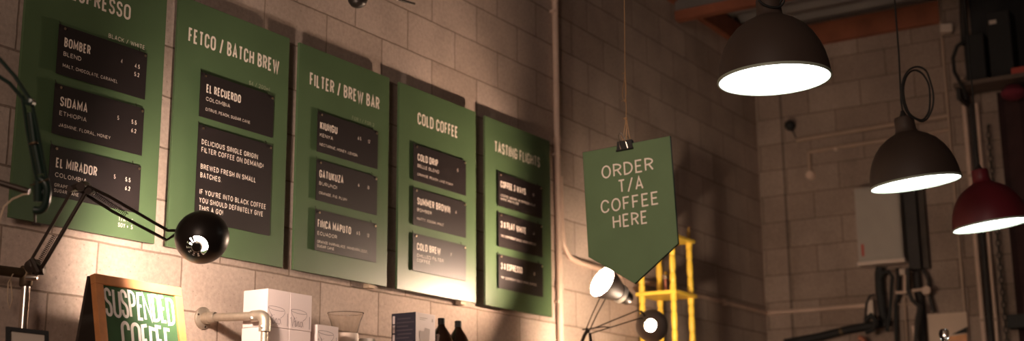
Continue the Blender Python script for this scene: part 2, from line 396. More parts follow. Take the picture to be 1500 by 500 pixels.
cards = [
 (0, 0, 'BOMBER', .114, 'BLEND', .076, ['MALT, CHOCOLATE, CARAMEL'], .243, [('4', .277, 0), ('4.5', .343, 0), ('5.2', .343, 1)], 'topmost black menu card on the ESPRESSO board'),
 (0, 1, 'SIDAMA', .117, 'ETHIOPIA', .116, ['JASMINE, FLORAL, HONEY'], .226, [('5', .277, 0), ('5.5', .343, 0), ('6.2', .343, 1)], 'middle black menu card on the ESPRESSO board'),
 (0, 2, 'EL MIRADOR', .176, 'COLOMBIA', .134, ['GRAPE, NECTARINE,', 'SUGAR CANE'], .17, [('5', .277, 0), ('5.5', .33, 0), ('6.2', .33, 1)], 'lowest black menu card on the ESPRESSO board, crossed by the lamp arm'),
 (1, 0, 'EL RECUERDO', .19, 'COLOMBIA', .131, ['CITRUS, PEACH, SUGAR CANE'], .247, [], 'upper, smaller black menu card on the BATCH BREW board'),
 (1, 9, '', 0, '', 0, [], 0, [], 'tall black card of single origin text on the BATCH BREW board'),
 (2, 0, 'KIUNGU', .115, 'KENYA', .086, ['NECTARINE, HONEY, LEMON'], .255, [('6.5', .272, 0), ('12', .345, 0)], 'topmost black menu card on the FILTER / BREW BAR board'),
 (2, 1, 'GATUKUZA', .16, 'BURUNDI', .118, ['ORANGE, FIG, PLUM'], .185, [('6', .28, 0), ('10', .345, 0)], 'middle black menu card on the FILTER / BREW BAR board'),
 (2, 2, 'FINCA MAPUTO', .222, 'ECUADOR', .128, ['ORANGE MARMALADE, MANDARIN ZEST,', 'SUGAR CANE'], .34, [('6.5', .275, 0), ('12', .35, 0)], 'lowest menu card on the FILTER / BREW BAR board, greyed by glare'),
 (3, 0, 'COLD DRIP', .165, 'BELLE BLEND', .175, ['ORANGE, PEACH, LIME FOAM'], .29, [('5', .36, 0)], 'topmost black menu card on the COLD COFFEE board'),
 (3, 1, 'SUMMER BROWN', .268, 'BOMBER', .115, ['NUTTY, COCOA, MALT'], .215, [('6', .345, 0)], 'middle menu card on the COLD COFFEE board, greyish with glare'),
 (3, 2, 'COLD BREW', .19, 'CHILLED FILTER', .215, ['COFFEE'], .105, [('7', .305, 0)], 'lowest menu card on the COLD COFFEE board, palest with glare'),
 (4, 0, 'COFFEE 3 WAYS', .245, '', 0, ['1 COFFEE SERVED AS ESPRESSO, FLAT', 'WHITE AND FILTER'], .345, [('15', .34, 0)], 'topmost black menu card on the TASTING FLIGHTS board'),
 (4, 1, '3 X FLAT WHITE', .245, '', 0, ['TRY 3 DIFFERENT SINGLE ORIGIN COFFEES'], .345, [('14', .34, 0)], 'middle black menu card on the TASTING FLIGHTS board'),
 (4, 2, '3 X ESPRESSO', .205, '', 0, ['TRY 3 DIFFERENT SINGLE ORIGIN COFFEES'], .345, [('12', .34, 0)], 'lowest black menu card on the TASTING FLIGHTS board'),
]
YC = -.004                                            # card face stands this far off the board
for (bi, ri, nm, nw, sub, sw, notes, notew, prices, lab) in cards:
    x0, x1 = CX[bi]
    zt, zb = (2.930, 2.556) if ri == 9 else ROW[ri]
    t = thing('menu_card', lab, 'menu card', (x0, YF, zt), 'black menu cards hung on the green boards')
    cd = MB().span((x0, YF-.011, zb), (x1, YF-.008, zt)).build('card', CARD, t)
    for px_ in (x0+.022, x1-.012):
        b = MB().tube([(px_, YF-.0005, zt-.012), (px_, YF-.016, zt-.012)], .0022, 8).lathe([(0, .0165), (.005, .016), (.005, .0145), (0, .0145)], (px_, YF, zt-.012), (0, -1, 0), 10)
        b.build('pin', NAIL, t)
    # hook shadow gap: little wire hanger over the card's top corner
    for px_ in (x0+.004, x1-.035):
        MB().tube([(px_, YF-.004, zt+.014), (px_+.002, YF-.006, zt+.002), (px_+.02, YF-.012, zt-.004), (px_+.033, YF-.012, zt-.012)], .0012, 6).build('wire_hanger', IRON, t)
    fr = front(.0116); xl = x0+.026
    if bi == 0: xl = x0+.025
    if bi == 1: xl = x0+.031
    if bi == 2: xl = x0+.015 if ri != 1 else x0+.018
    if bi == 3: xl = x0+.031
    if bi == 4: xl = x0+.022
    faint = bi >= 2
    if ri == 9:
        L_ = [('DELICIOUS SINGLE ORIGIN', 2.8555, .311), ('FILTER COFFEE ON DEMAND!', 2.8245, .345), ('BREWED FRESH IN SMALL', 2.7585, .303), ('BATCHES.', 2.725, .113),
              ('IF YOU\'RE INTO BLACK COFFEE', 2.660, .367), ('YOU SHOULD DEFINITELY GIVE', 2.6275, .352), ('THIS A GO!', 2.597, .128)]
        for s, z, wd in L_: text(MB(), s, 3.583, z, .0205, fr, width=wd, **dict(GEO, st=.145)).build('text_line', CREAM, cd)
    else:
        text(MB(), nm, xl, zt-.0755, .034, fr, width=nw, **dict(COND, st=.165 if bi else .155)).build('name_lettering', CREAM, cd)
        if sub: text(MB(), sub, xl, zt-.108, .0155, fr, width=sw, **GEO).build('origin_lettering', CREAM, cd)
        z = zt-.148 if len(notes) == 1 else zt-.142
        if bi == 4: z = zt-.124
        if bi == 3 and ri == 2: z = zt-.131
        for k, s in enumerate(notes):
            wd = notew if k == 0 else notew*len(s)/len(notes[0])*1.04
            text(MB(), s, xl, z-.0185*k, .012 if not (bi == 3 and ri == 2) else .0155, fr, width=wd, **GEO).build('notes_lettering', CREAM, cd)
        for s, xx, rr in prices: text(MB(), s, x0+xx, zt-.069-.0315*rr, .0155, fr, ws=.62, st=.15, rad=.4, sp=.18).build('price_lettering', CREAM, cd)

# ------------------------------------------------------------------ hanging ORDER sign, clip and twine
SR = (M.Rotation(-1.524, 3, 'Z') @ M.Rotation(-.0167, 3, 'X') @ M.Rotation(-.0482, 3, 'Y'))
SO = V((3.6333, -1.8494, 2.6129))
def sfr(u, v, w): return SO + SR @ V((u, -w, v))
t = thing('hanging_sign', 'green pointed hanging sign reading ORDER T/A COFFEE HERE', 'sign', SO)
pent = [(-.15, 0), (.15, 0), (.15, -.338), (0, -.441), (-.15, -.338)]
pn = MB().prism(pent, 0, -.009, sfr).build('panel', SIGN_G, t)
b = MB(); rim = [V(p) for p in pent]
for k in range(5):
    a, c = pent[k], pent[(k+1) % 5]
    e = .0006
    b.add([sfr(*a, .0001), sfr(*c, .0001), sfr(*c, -.0091), sfr(*a, -.0091)], [(0, 1, 2, 3)])
cen = V((0, -.2)); b.v = [q + (q-sfr(0, -.2, -.0045)).normalized()*.0008 for q in b.v]
b.build('dark_edge', EDGE_G, pn)
# line positions measured from the top edge of the sign
for s, u0, u1, base in (('ORDER', -.088, .089, -.098), ('T/A', -.034, .051, -.152), ('COFFEE', -.098, .098, -.208), ('HERE', -.060, .057, -.262)):
    text(MB(), s, u0, base, .042, sfr, width=u1-u0, w=.0006, **dict(GEO, st=.12, ws=.8)).build('lettering', CREAM, pn)
def hook(u, v, w): return sfr(u, v, w)
t = thing('bulldog_clip', 'small black bulldog clip gripping the top edge of the hanging sign', 'clip', SO)
b = MB().prism([(.006-.01, .014), (.006-.002, -.012)], 0, 0, sfr) if False else MB()
for wv in (1, -1):
    q = [(-.026, .0125), (.022, .0125), (.026, -.016), (-.03, -.016)]
    w0 = .0035 if wv > 0 else -.0125
    b.prism(q, w0-.0012, w0+.0012, sfr)
b.add([sfr(-.026, .0125, .0045), sfr(.022, .0125, .0045), sfr(.022, .0125, -.0135), sfr(-.026, .0125, -.0135)], [(0, 1, 2, 3)])
b.tube([sfr(-.031, -.0165, .005), sfr(.027, -.0165, .005)], .0028, 8).tube([sfr(-.031, -.0165, -.0137), sfr(.027, -.0165, -.0137)], .0028, 8)
b.build('clip_body', BLACK, t)
for k, (wv, lean) in enumerate(((.006, .016), (-.0146, -.016))):
    pts = [sfr(-.014, -.016, wv), sfr(-.017, .0, wv*1.3), sfr(-.012, .030, wv+lean), sfr(-.002, .034, wv+lean), sfr(.005, .006, wv*1.3), sfr(.010, -.016, wv)]
    MB().tube(fillet(pts, .005), .0012, 6).build('wire_handle', CHROME, t)
top = SO + V((0, 0, 2.335))
def tw(px_, py_, dx=0): return at_x(px_, py_, 3.634) + V((dx, 0, 0))
t = thing('hanging_twine', 'thin knotted jute twine looped above the pointed hanging sign', 'twine', tuple(tw(917, 100)))
main = [tw(917, 205), tw(918, 190), tw(917, 174), tw(917.5, 160), tw(916.5, 140), tw(916, 120), tw(915.5, 108)] + [tw(915.5, 100), tw(915, 50), tw(914.5, 0), top + V((0, 0, 0)) - V((0, .0, 0))]
main[-1] = V((main[-2].x, main[-2].y, 4.95))
MB().tube(main, .0016, 6).build('strand', TWINE, t)
b = MB()
b.tube([tw(916, 108), tw(914, 122), tw(911.5, 134), tw(912.5, 144), tw(915.5, 146), tw(917.5, 138), tw(917, 122), tw(916, 110)], .0013, 6)
b.tube([tw(917.5, 172), tw(915, 188), tw(913.5, 200), tw(915, 214)], .0013, 6).tube([tw(917.5, 172), tw(920, 188), tw(923, 205), tw(921, 214)], .0013, 6)
b.tube([tw(910, 199), tw(912, 204), tw(914, 216)], .0013, 6)
b.build('loop', TWINE, t)
for q in ((916, 148, .0048), (917, 174, .0052), (915.8, 108, .003)):
    c = tw(q[0], q[1]); kb = MB()
    kb.lathe([(0, -q[2]), (q[2]*.7, -q[2]*.7), (q[2], 0), (q[2]*.7, q[2]*.7), (0, q[2])], c, (0, .2, 1), 10)
    kb.tube([c, c+V((0, .008, .004)), c+V((0, .013, .0))], .0011, 5)
    kb.build('knot', TWINE, t)

# ------------------------------------------------------------------ pendant lamps
def pendant(name, c, dia, lab, tilt, shade_m, px_scale=1, loops='', toward=0):
    R_ = dia/2; fwd = V((_f.x, _f.y, 0)).normalized()
    ax = (M.Rotation(tilt, 3, fwd) @ (M.Rotation(toward, 3, _r0) @ V((0, 0, 1))))
    c = V(c); t = thing(name, lab, 'pendant lamp', c, 'dome pendant lamps hanging over the counter')
    k = R_/.2
    prof = [(.2, 0), (.199, .012), (.194, .05), (.186, .085), (.172, .122), (.152, .158), (.125, .190), (.095, .213), (.066, .228), (.052, .236), (.0465, .245), (.045, .262), (.044, .300), (.040, .308), (.0, .310)]
    prof = [(a*k, h*k) for a, h in prof]
    sh = MB().lathe(prof[:10], c, ax, 64).build('shade', shade_m, t, smooth=True)
    nk = MB().lathe(prof[9:], c, ax, 40).build('neck', shade_m, t, smooth=True)
    inn = [(a-.004*k if a > .05 else a, h) for a, h in prof[:9]]; inn[0] = (inn[0][0], .001); inn.append((0, .224*k))
    MB().lathe(inn, c, ax, 48).build('liner', GLOW, sh, smooth=True)
    MB().lathe([(R_+.0012, -.001), (R_+.0022, .004), (R_+.0012, .008), (R_-.005, .006), (R_-.005, -.001), (R_+.0012, -.001)], c, ax, 64).build('rim', RIM, sh, smooth=True)
    MB().lathe([(0, .05*k), (.02*k, .056*k), (.03*k, .08*k), (.026*k, .11*k), (.016*k, .14*k), (.014*k, .2*k)], c, ax, 16).build('bulb', GLOW, t, smooth=True)
    tp = c + ax*(.305*k)
    MB().lathe([(0, .035*k), (.008*k, .034*k), (.012*k, .02*k), (.02*k, .004*k), (.021*k, -.004*k)], tp, ax, 16).build('cord_grip', CABLE, nk, smooth=True)
    MB().tube([tp+ax*.02, tp+ax*.06+V((0, 0, .02)), V((tp.x, tp.y, tp.z+.3)), V((tp.x, tp.y, 4.95))], .0042, 8).build('cable', CABLE, t)
    return t, tp, ax, k
hr = V((_r.x, _r.y, 0)).normalized()
t1, tp1, ax1, k1 = pendant('pendant_lamp', at_t(1134.5, 117.5, 4.7635), .40, 'large taupe dome pendant lamp, nearest and highest in view, right of the hanging sign', math.radians(-1.5), PEND)
t2, tp2, ax2, k2 = pendant('pendant_lamp', at_t(1341.5, 269.5, 6.0), .40, 'taupe dome pendant lamp with a coiled black cord, second one back', math.radians(-6.5), PEND, toward=math.radians(1.5))
t3, tp3, ax3, k3 = pendant('pendant_lamp', at_t(1452, 331, 6.79), .38, 'dark red dome pendant lamp at the right edge', math.radians(-7), PEND_R, toward=math.radians(0))
# coils of spare cord tied above the lamps
def coil(pts, parent): MB().tube(fillet(pts, .05, 6, closed=True), .0042, 8, closed=True).build('cord_coil', CABLE, parent)
c1 = lambda x, y, d=0: at_t(x, y, 4.77+d)
coil([c1(1108, -3), c1(1117, 6), c1(1131, 11.5), c1(1146, 9), c1(1150, -4), c1(1146, -30), c1(1128, -42), c1(1112, -28)], t1)
coil([c1(1112, -8, .03), c1(1122, 7, .03), c1(1138, 10, .03), c1(1147, -2, .03), c1(1143, -38, .03), c1(1125, -46, .03), c1(1110, -32, .03)], t1)
c2 = lambda x, y, d=0: at_t(x, y, 6.0+d)
coil([c2(1329, 168), c2(1322, 150), c2(1320, 130), c2(1324, 112), c2(1333, 100), c2(1346, 97), c2(1357, 103), c2(1363, 120), c2(1368, 140), c2(1366, 160), c2(1358, 175), c2(1350, 179), c2(1342, 175)], t2)
coil([c2(1331, 166, .03), c2(1325, 150, .03), c2(1322.5, 128, .03), c2(1328, 110, .03), c2(1338, 101.5, .03), c2(1350, 106, .03), c2(1361, 122, .03), c2(1362.5, 145, .03), c2(1361, 165, .03), c2(1352, 177, .03), c2(1341, 174, .03)], t2)

# ------------------------------------------------------------------ desk lamps
def clip_mesh(o, point, normal):
    bm = bmesh.new(); bm.from_mesh(o.data); q = V(point)-V(o['_o'])
    bmesh.ops.bisect_plane(bm, geom=bm.verts[:]+bm.edges[:]+bm.faces[:], plane_co=q, plane_no=V(normal), clear_outer=True)
    bm.to_mesh(o.data); bm.free()
def dome_head(parent, c, axis, R_, vent, name_bulb, bulb_m, shade_m=IRON, up=None, mouth=None):
    """hemispherical shade; axis points out of the opening; vents pierced round the pole"""
    c = V(c); a = V(axis).normalized(); n = 96
    angs = [0, 5, 9, 13, 15.5, 18, 20.5, 23, 28, 34, 42, 50, 58, 66, 74, 82, 90, 97] + ([106, 115, 124, 133] if mouth else [])
    prof = [(R_*math.sin(math.radians(q)), -R_*math.cos(math.radians(q))) for q in angs]
    skip = vent(angs)
    MB().lathe(prof, c, a, n, skip=skip, ref=up).build('shade', shade_m, parent, smooth=True)
    prof2 = [((R_-.0025)*math.sin(math.radians(q)), -(R_-.0025)*math.cos(math.radians(q))) for q in angs]
    MB().lathe(prof2, c, a, n, skip=skip, ref=up).build('liner', LINER, parent, smooth=True)
    if mouth:
        mouth = mouth.normalized()
        for q in [k for k in COL.objects if k.parent == parent and k.name.split('.')[0] in ('shade', 'liner')]: clip_mesh(q, c+mouth*R_*.18, mouth)
        a = V(axis).normalized()
    rr = R_*.40
    b = MB(); b.lathe([(0, -rr), (rr*.7, -rr*.7), (rr, 0), (rr*.7, rr*.7), (0, rr)], c - a*R_*.38, a, 20)
    b.build(name_bulb, bulb_m, parent, smooth=True)
def bar(p, q, r=.0045, n=8): return MB().tube([p, q], r, n)
def spring(p, q, r=.008, turns=22):
    p, q = V(p), V(q); d = (q-p).normalized(); e1 = d.cross(V((0, 0, 1))).normalized(); e2 = d.cross(e1); N_ = turns*8
    return MB().tube([p+(q-p)*(i/N_)+(e1*math.cos(2*PI*i/8)+e2*math.sin(2*PI*i/8))*r for i in range(N_+1)], .0012, 5)

# lamp with the round perforated head, in front of the first two boards
h1 = at_t(296, 348, 4.42)
view = (h1-CAM).normalized()
ax_1 = (view*.92 + _r*.18 + _u*.33).normalized()
t = thing('desk_lamp', 'black articulated lamp with perforated round head lighting the batch brew board', 'desk lamp', tuple(at_t(33, 470, 4.3)))
up1 = (_u*.7+_r*.7)
def vents1(angs):
    def sk(i, j):
        a0 = angs[i]
        d = (j*360/96+180) % 360 - 180
        if 13 <= a0 < 23 and -66 < d < 104: return True
        if 9 <= a0 < 28 and (d > 118 or d < -80): return (j % 8 in (1, 2, 3)) and a0 in (9, 15.5, 20.5)
        return False
    return sk
dome_head(t, h1, ax_1, .0888, vents1, 'bulb', BULB, up=up1, mouth=(view*.84 + _r*.22 + _u*-.26))
b = MB().lathe([(0, -.012), (.012, -.012), (.017, -.006), (.018, .006)], h1-ax_1*.0888, ax_1, 24); b.build('vent_cap', IRON, t, smooth=True)
el = at_t(122, 275, 4.22); bs = at_t(44, 397, 4.3); hd = at_t(256, 343, 4.27)
def off(p, dx, dy, t_): return at_t(dx, dy, t_)
# forearm: two bars side by side, running to the head
MB().tube([at_t(118, 268, 4.28), at_t(160, 288, 4.32), at_t(246, 338, 4.41), at_t(259, 338, 4.43)], .0052, 8).build('upper_bar', DARK, t)
MB().tube([at_t(110, 275, 4.31), at_t(165, 310, 4.35), at_t(244, 352, 4.42), at_t(258, 343, 4.44)], .0052, 8).build('lower_bar', DARK, t)
b = spring(at_t(128, 277, 4.30), at_t(186, 315, 4.36), .007, 26); b.build('spring', DARK, t)
b = MB().lathe([(0, -.03), (.014, -.03), (.016, -.02), (.016, .02), (.014, .03), (0, .03)], at_t(122, 273, 4.29), _f, 16)
b.lathe([(0, -.03), (.010, -.03), (.010, .03), (0, .03)], at_t(106, 277, 4.31), _f, 12); b.lathe([(0, -.02), (.011, -.02), (.011, .03), (0, .03)], at_t(132, 280, 4.29), _f, 12)
b.tube([at_t(104, 277, 4.29), at_t(120, 268, 4.29), at_t(134, 281, 4.29)], .009, 8)
b.build('elbow_joint', DARK, t, smooth=True)
MB().tube([at_t(126, 282, 4.29), at_t(72, 374, 4.28), at_t(60, 394, 4.29)], .0068, 8).build('lower_arm', DARK, t)
MB().tube([at_t(105, 280, 4.31), at_t(46, 381, 4.31), at_t(42, 392, 4.31)], .0052, 8).build('parallel_arm', DARK, t)
spring(at_t(80, 345, 4.27), at_t(55, 388, 4.285), .007, 18).build('spring', DARK, t)
b = MB().lathe([(0, -.024), (.021, -.02), (.021, .02), (0, .024)], at_t(48, 390, 4.3), _f, 16).lathe([(0, -.02), (.016, -.018), (.016, .018), (0, .02)], at_t(57, 396, 4.3), _r, 14)
b.tube([at_t(46, 380, 4.29), at_t(56, 400, 4.28)], .011, 8); b.build('base_joint', DARK, t, smooth=True)
b = MB().lathe([(0, -.02), (.009, -.018), (.0105, 0), (.009, .018), (0, .02)], at_t(47, 407, 4.27), _r, 14); b.build('thumb_screw', CHROME, t, smooth=True)

# pipe post carrying that lamp
pb = at_t(33, 485, 4.32); X0, Y0 = pb.x, pb.y
SHZ = 1.871
t = thing('pipe_post', 'bright steel pipe post with a brass tee, lower left under the lamp joint', 'pipe post', (X0, Y0, SHZ))
zj = at_t(33, 418, 4.32).z
MB().tube([(X0, Y0, SHZ), (X0, Y0, zj+.03)], .0145, 20).build('upright_pipe', CHROME, t, smooth=True)
MB().lathe([(.019, 0), (.0215, .004), (.0215, .06), (.019, .066), (0, .07)], (X0, Y0, zj), (0, 0, 1), 20).build('tee_fitting', BRASS, t, smooth=True)
hx = at_t(-30, 397, 4.36)
MB().tube([(X0, Y0, zj+.042), (X0-.18, Y0+.02, zj+.042)], .0165, 16).build('cross_pipe', BRASS, t, smooth=True)
MB().lathe([(.034, 0), (.034, .006), (.02, .012), (.017, .03)], (X0, Y0, SHZ), (0, 0, 1), 20).build('floor_flange', GALV, t, smooth=True)
t = thing('lamp_cord', 'thin tan lamp cord hanging beside the steel pipe post', 'cord', tuple(at_t(14, 450, 4.34)))
MB().tube([at_t(19, 402, 4.3), at_t(12, 415, 4.33), at_t(11, 440, 4.34), at_t(14, 453, 4.34), at_t(18, 440, 4.34), at_t(16, 412, 4.33)], .0022, 6).build('cord', BATTEN, t)

# dark green clamp-on lamp at the far left
t = thing('clamp_lamp', 'dark green clamp-on lamp arm at the left edge, out of focus', 'desk lamp', tuple(at_t(58, 285, 3.6)))
g = lambda x, y, d=0: at_t(x, y, 3.6+d)
MB().tube([g(-8, 78), g(22, 112), g(44, 146)], .0055, 8).build('upper_arm', TEAL, t)
MB().tube([g(-8, 108, .02), g(14, 122, .02), g(40, 152, .02)], .0055, 8).build('upper_arm', TEAL, t)
MB().lathe([(0, -.016), (.010, -.014), (.010, .014), (0, .016)], g(45, 150), _f, 14).build('elbow_joint', TEAL, t, smooth=True)
MB().tube([g(47, 152), g(55, 190), g(66, 248), g(70, 270)], .0048, 8).build('lower_arm', TEAL, t)
MB().tube([g(33, 140, .02), g(40, 190, .02), g(50, 245, .02), g(56, 272, .02)], .0055, 8).build('lower_arm', TEAL, t)
MB().tube([g(45, 165, .01), g(50, 205, .01), g(60, 255, .01)], .011, 10).build('spring_sleeve', TEAL, t, smooth=True)
MB().lathe([(.0118, -.003), (.013, 0), (.0118, .003)], g(50, 210, .005), (_u+_r*-.2), 16).build('brass_band', BRASS, t, smooth=True)
MB().tube([g(44, 272, -.01), g(62, 266, -.01), g(72, 262, -.01)], .0022, 6).build('cross_pin', BRASS, t)
b = MB().tube(fillet([g(58, 262), g(67, 268), g(70, 280), g(67, 300), g(60, 309), g(50, 308)], .02), [.013]*1+[.011]*(len(fillet([g(58, 262), g(67, 268), g(70, 280), g(67, 300), g(60, 309), g(50, 308)], .02))-1), 10)
b.lathe([(0, -.03), (.013, -.028), (.013, .028), (0, .03)], g(56, 280), _u, 14)
b.build('clamp_jaw', TEAL, t, smooth=True)
b = MB().tube([g(51, 306), g(51, 328)], .003, 8).tube([g(47, 328.5), g(60, 329.5)], .0025, 8); b.build('clamp_screw', DARK, t)
t = thing('dark_rod', 'dark round rod gripped by the green lamp clamp at the left edge', 'rod', tuple(g(20, 275)))
MB().tube([g(-40, 255, .0), g(0, 268, .0), g(43, 281, .0)], .0085, 12).build('rod', DARK, t, smooth=True)
t = thing('tan_cord', 'tan cord curving down from the green lamp clamp', 'cord', tuple(g(10, 300)))
MB().tube([g(42, 284.5, -.012), g(34, 285, -.012), g(18, 292, -.01), g(6, 303, -.01), g(0, 320, -.01), g(-6, 345, -.01)], .0022, 6).build('cord', BATTEN, t)

# bell lamp shining at the boards
c = at_t(882, 413, 6.7); view = (c-CAM).normalized()
o_ = (-view*.46 + (-_r*.83+_u*.55)*.89).normalized()
t = thing('desk_lamp', 'bell-shaped lamp glowing towards the boards, below the pointed hanging sign', 'desk lamp', tuple(c))
pf = [(a*1.09, h*1.09) for a, h in [(.077, .0), (.074, -.02), (.064, -.05), (.052, -.08), (.043, -.102), (.038, -.112)]]
MB().lathe(pf, c, o_, 48).build('shade', PEND, t, smooth=True)
MB().lathe([(a-.003, h) for a, h in pf]+[(0, -.11)], c, o_, 48).build('liner', LINER, t, smooth=True)
MB().lathe([(.042, -.117), (.0475, -.119), (.0465, -.143), (.0403, -.146)], c, o_, 32).build('cream_collar', mat('cream_plastic', (.95, .88, .78), .4), t, smooth=True)
MB().lathe([(.0403, -.142), (.037, -.163), (.0327, -.187), (.022, -.2), (0, -.204)], c, o_, 32).build('socket_cap', IRON, t, smooth=True)
MB().lathe([(0, -.034), (.018, -.038), (.031, -.056), (.029, -.074), (.016, -.1), (.014, -.115)], c, o_, 20).build('bulb', BULB_2, t, smooth=True)
a6 = lambda x, y, d=0: at_t(x, y, 6.72+d)
MB().tube([a6(881, 432, .0), a6(868, 460), a6(858, 484)], .0031, 8).build('arm_bar', DARK, t)
MB().tube([a6(888, 436, .0), a6(874, 462), a6(862, 488)], .0031, 8).build('arm_bar', DARK, t)
MB().tube([a6(862, 482), a6(856, 492), a6(849, 510)], .0095, 8).build('arm_joint', DARK, t, smooth=True)
base = a6(845, 522)
MB().tube([a6(849, 508), (base.x, base.y, SHZ+.02)], .009, 10).build('stem', DARK, t, smooth=True)
MB().lathe([(.06, 0), (.06, .012), (.045, .02), (.012, .026)], (base.x, base.y, SHZ), (0, 0, 1), 28).build('base', DARK, t, smooth=True)

# third lamp, seen from behind its round head
c = at_t(955, 478, 6.85); view = (c-CAM).normalized()
ax_3 = (view*.97 + _r*.12 + _u*-.05).normalized()
t = thing('desk_lamp', 'brown round lamp head seen from behind with a glowing hole, before the yellow stand', 'desk lamp', tuple(c))
def vents3(angs):
    return lambda i, j: angs[i] >= 5 and angs[i] < 23
dome_head(t, c, ax_3, .083, vents3, 'bulb', BULB_3, shade_m=mat('brown_lamp_shade', (.16, .115, .09), .5), up=_u, mouth=view*.95-_r*.14-_u*.32)
MB().tube([a6(949, 468, .09), a6(942, 458, .08), a6(934, 455, .08), a6(868, 482, .08)], .0031, 8).build('arm_bar', DARK, t)
MB().tube([a6(947, 471, .09), a6(940, 466.5, .08), a6(936, 467, .08), a6(862, 490, .08)], .0031, 8).build('arm_bar', DARK, t)
MB().tube([a6(853, 483.5, .09), a6(884, 479, .09), a6(893, 480, .09)], .0035, 8).build('arm_link', DARK, t)
MB().tube([a6(948, 474, .09), a6(943, 460, .085), a6(938, 456, .08)], .006, 8).build('head_joint', DARK, t)
base = a6(876, 525, .16)
MB().tube([a6(864, 488, .09), (base.x, base.y, SHZ+.02)], .008, 10).build('stem', DARK, t, smooth=True)
MB().lathe([(.055, 0), (.055, .012), (.045, .02), (.012, .026)], (base.x, base.y, SHZ), (0, 0, 1), 28).build('base', DARK, t, smooth=True)

# ------------------------------------------------------------------ long shelf below the boards (just under the frame) with its goods
t = thing('wall_shelf', 'long timber wall shelf carrying the boxes and bottles below the boards', 'shelf', (5, 0, SHZ))
MB().span((2.3, -.68, SHZ-.04), (7.6, 0, SHZ)).build('shelf_board', SHELF_M, t)
for xx in (3.2, 4.6, 6.0, 7.2):
    MB().span((xx, -.6, SHZ-.06), (xx+.03, 0, SHZ-.04)).span((xx, -.03, SHZ-.35), (xx+.03, 0, SHZ-.04)).build('bracket', IRON, t)

# picture frame corner, bottom left
q0, q1 = at_t(8, 480, 4.05), at_t(70, 487, 4.05)
q1 = at_y(70, 487, q0.y-.06)
ux = (q1-q0).normalized(); wid = (q1-q0).length; uz = V((0, .12, 1)).normalized(); nn = ux.cross(uz)
hgt = (q0.z-SHZ)/uz.z
pf_ = lambda u, v, w: q0 + ux*u - uz*v + nn*w
t = thing('picture_frame', 'dark framed picture at the bottom left corner, only its top showing', 'picture frame', (q0.x, q0.y, SHZ))
b = MB(); fw = .012
for (u0, u1, v0, v1) in ((0, wid, 0, fw), (0, wid, hgt-fw, hgt), (0, fw, fw, hgt-fw), (wid-fw, wid, fw, hgt-fw)):
    b.prism([(u0, v0), (u1, v0), (u1, v1), (u0, v1)], 0, .016, pf_)
b.build('frame', BLACK, t)
MB().prism([(fw, fw), (wid-fw, fw), (wid-fw, hgt-fw), (fw, hgt-fw)], .004, .008, pf_).build('print', PRINT, t)

# tabletop A-frame sign
fTL = at_y(135, 402, -.27); fTR = at_y(262, 424.5, -.27); fTR.z = fTL.z-.004
lean = math.radians(12)
uz = V((0, math.sin(lean), math.cos(lean))); ux = (fTR-fTL).normalized(); nn = ux.cross(uz)
wid = (fTR-fTL).length; hgt = (fTL.z-SHZ)/uz.z
af = lambda u, v, w: fTL + ux*u - uz*v + nn*w          # v measured down from the top, w towards the room
t = thing('a_frame_sign', 'pine framed tabletop sign hand-lettered SUSPENDED COFFEE on green', 'sign', (fTL.x, fTL.y, SHZ))
fw = .033
for (u0, u1, v0, v1) in ((0, wid, 0, fw), (0, fw, fw, hgt), (wid-fw, wid, fw, hgt), (fw, wid-fw, hgt-fw, hgt)):
    MB().prism([(u0, v0), (u1, v0), (u1, v1), (u0, v1)], -.012, .012, af).build('frame_rail', WOOD_F, t, bevel=.002)
MB().prism([(fw, fw), (wid-fw, fw), (wid-fw, hgt-fw), (fw, hgt-fw)], -.004, .004, af).build('panel', CHALK_G, t); pn = [k for k in COL.objects if k.parent == t][-1]
uz2 = V((0, -.17, 1)).normalized()
bf = lambda u, v, w: fTL + V((0, .014, 0)) + ux*u - uz2*v + V((0, w, 0))
MB().prism([(.002, .004), (wid-.002, .004), (wid-.002, hgt*.975), (.002, hgt*.975)], .0, .012, bf).build('back_leg', WOOD_D, t)
st_ = random.getstate(); random.seed(3)
tf = lambda u, v, w: af(u, -v, w)
x = fw+.005; wl = wid-2*fw-.010
text(MB(), 'SUSPENDED', x, -.138, .098, tf, ws=.42, st=.105, rad=.16, sp=.02, width=wl, w=.0046, jit=.045).build('lettering', WHITE_L, pn)
text(MB(), 'COFFEE', x+.058, -.262, .112, tf, ws=.42, st=.105, rad=.16, sp=.02, width=wl-.085, w=.0046, jit=.04).build('lettering', WHITE_L, pn)
random.setstate(st_)

# pipe bracket on the wall
bx = 3.684; bz = 2.2
ez = 2.19; ey = -.317
t = thing('pipe_bracket', 'galvanised pipe bracket on a round wall flange, turning down in front of the cartons', 'pipe bracket', (bx, 0, bz))
MB().lathe([(.043, 0), (.043, .006), (.04, .008), (.024, .012), (.023, .036), (.0, .036)], (bx, 0, bz), (0, -1, 0), 36).build('wall_flange', GALV, t, smooth=True)
for a in (.7, 2.8, 4.9):
    MB().lathe([(.0, .012), (.004, .011), (.005, .008)], (bx+.033*math.cos(a), 0, bz+.033*math.sin(a)), (0, -1, 0), 8).build('screw', DARK, t)
MB().tube([(bx, -.03, bz), (bx, ey+.03, ez)], .0158, 24).build('pipe_arm', GALV, t, smooth=True)
MB().lathe([(.0195, -.004), (.0205, 0), (.0205, .035), (.018, .04)], (bx, -.028, bz), (0, -1, 0), 24).build('flange_collar', GALV, t, smooth=True)
ep = [(bx, ey+.062, ez), (bx, ey+.03, ez)] + [tuple(q) for q in arc((bx, ey+.026, ez-.026), (0, 0, 1), (0, -1, 0), .026, 0, PI/2, 8)] + [(bx, ey, ez-.06)]
MB().tube(ep, .0215, 24).build('elbow', GALV, t, smooth=True)
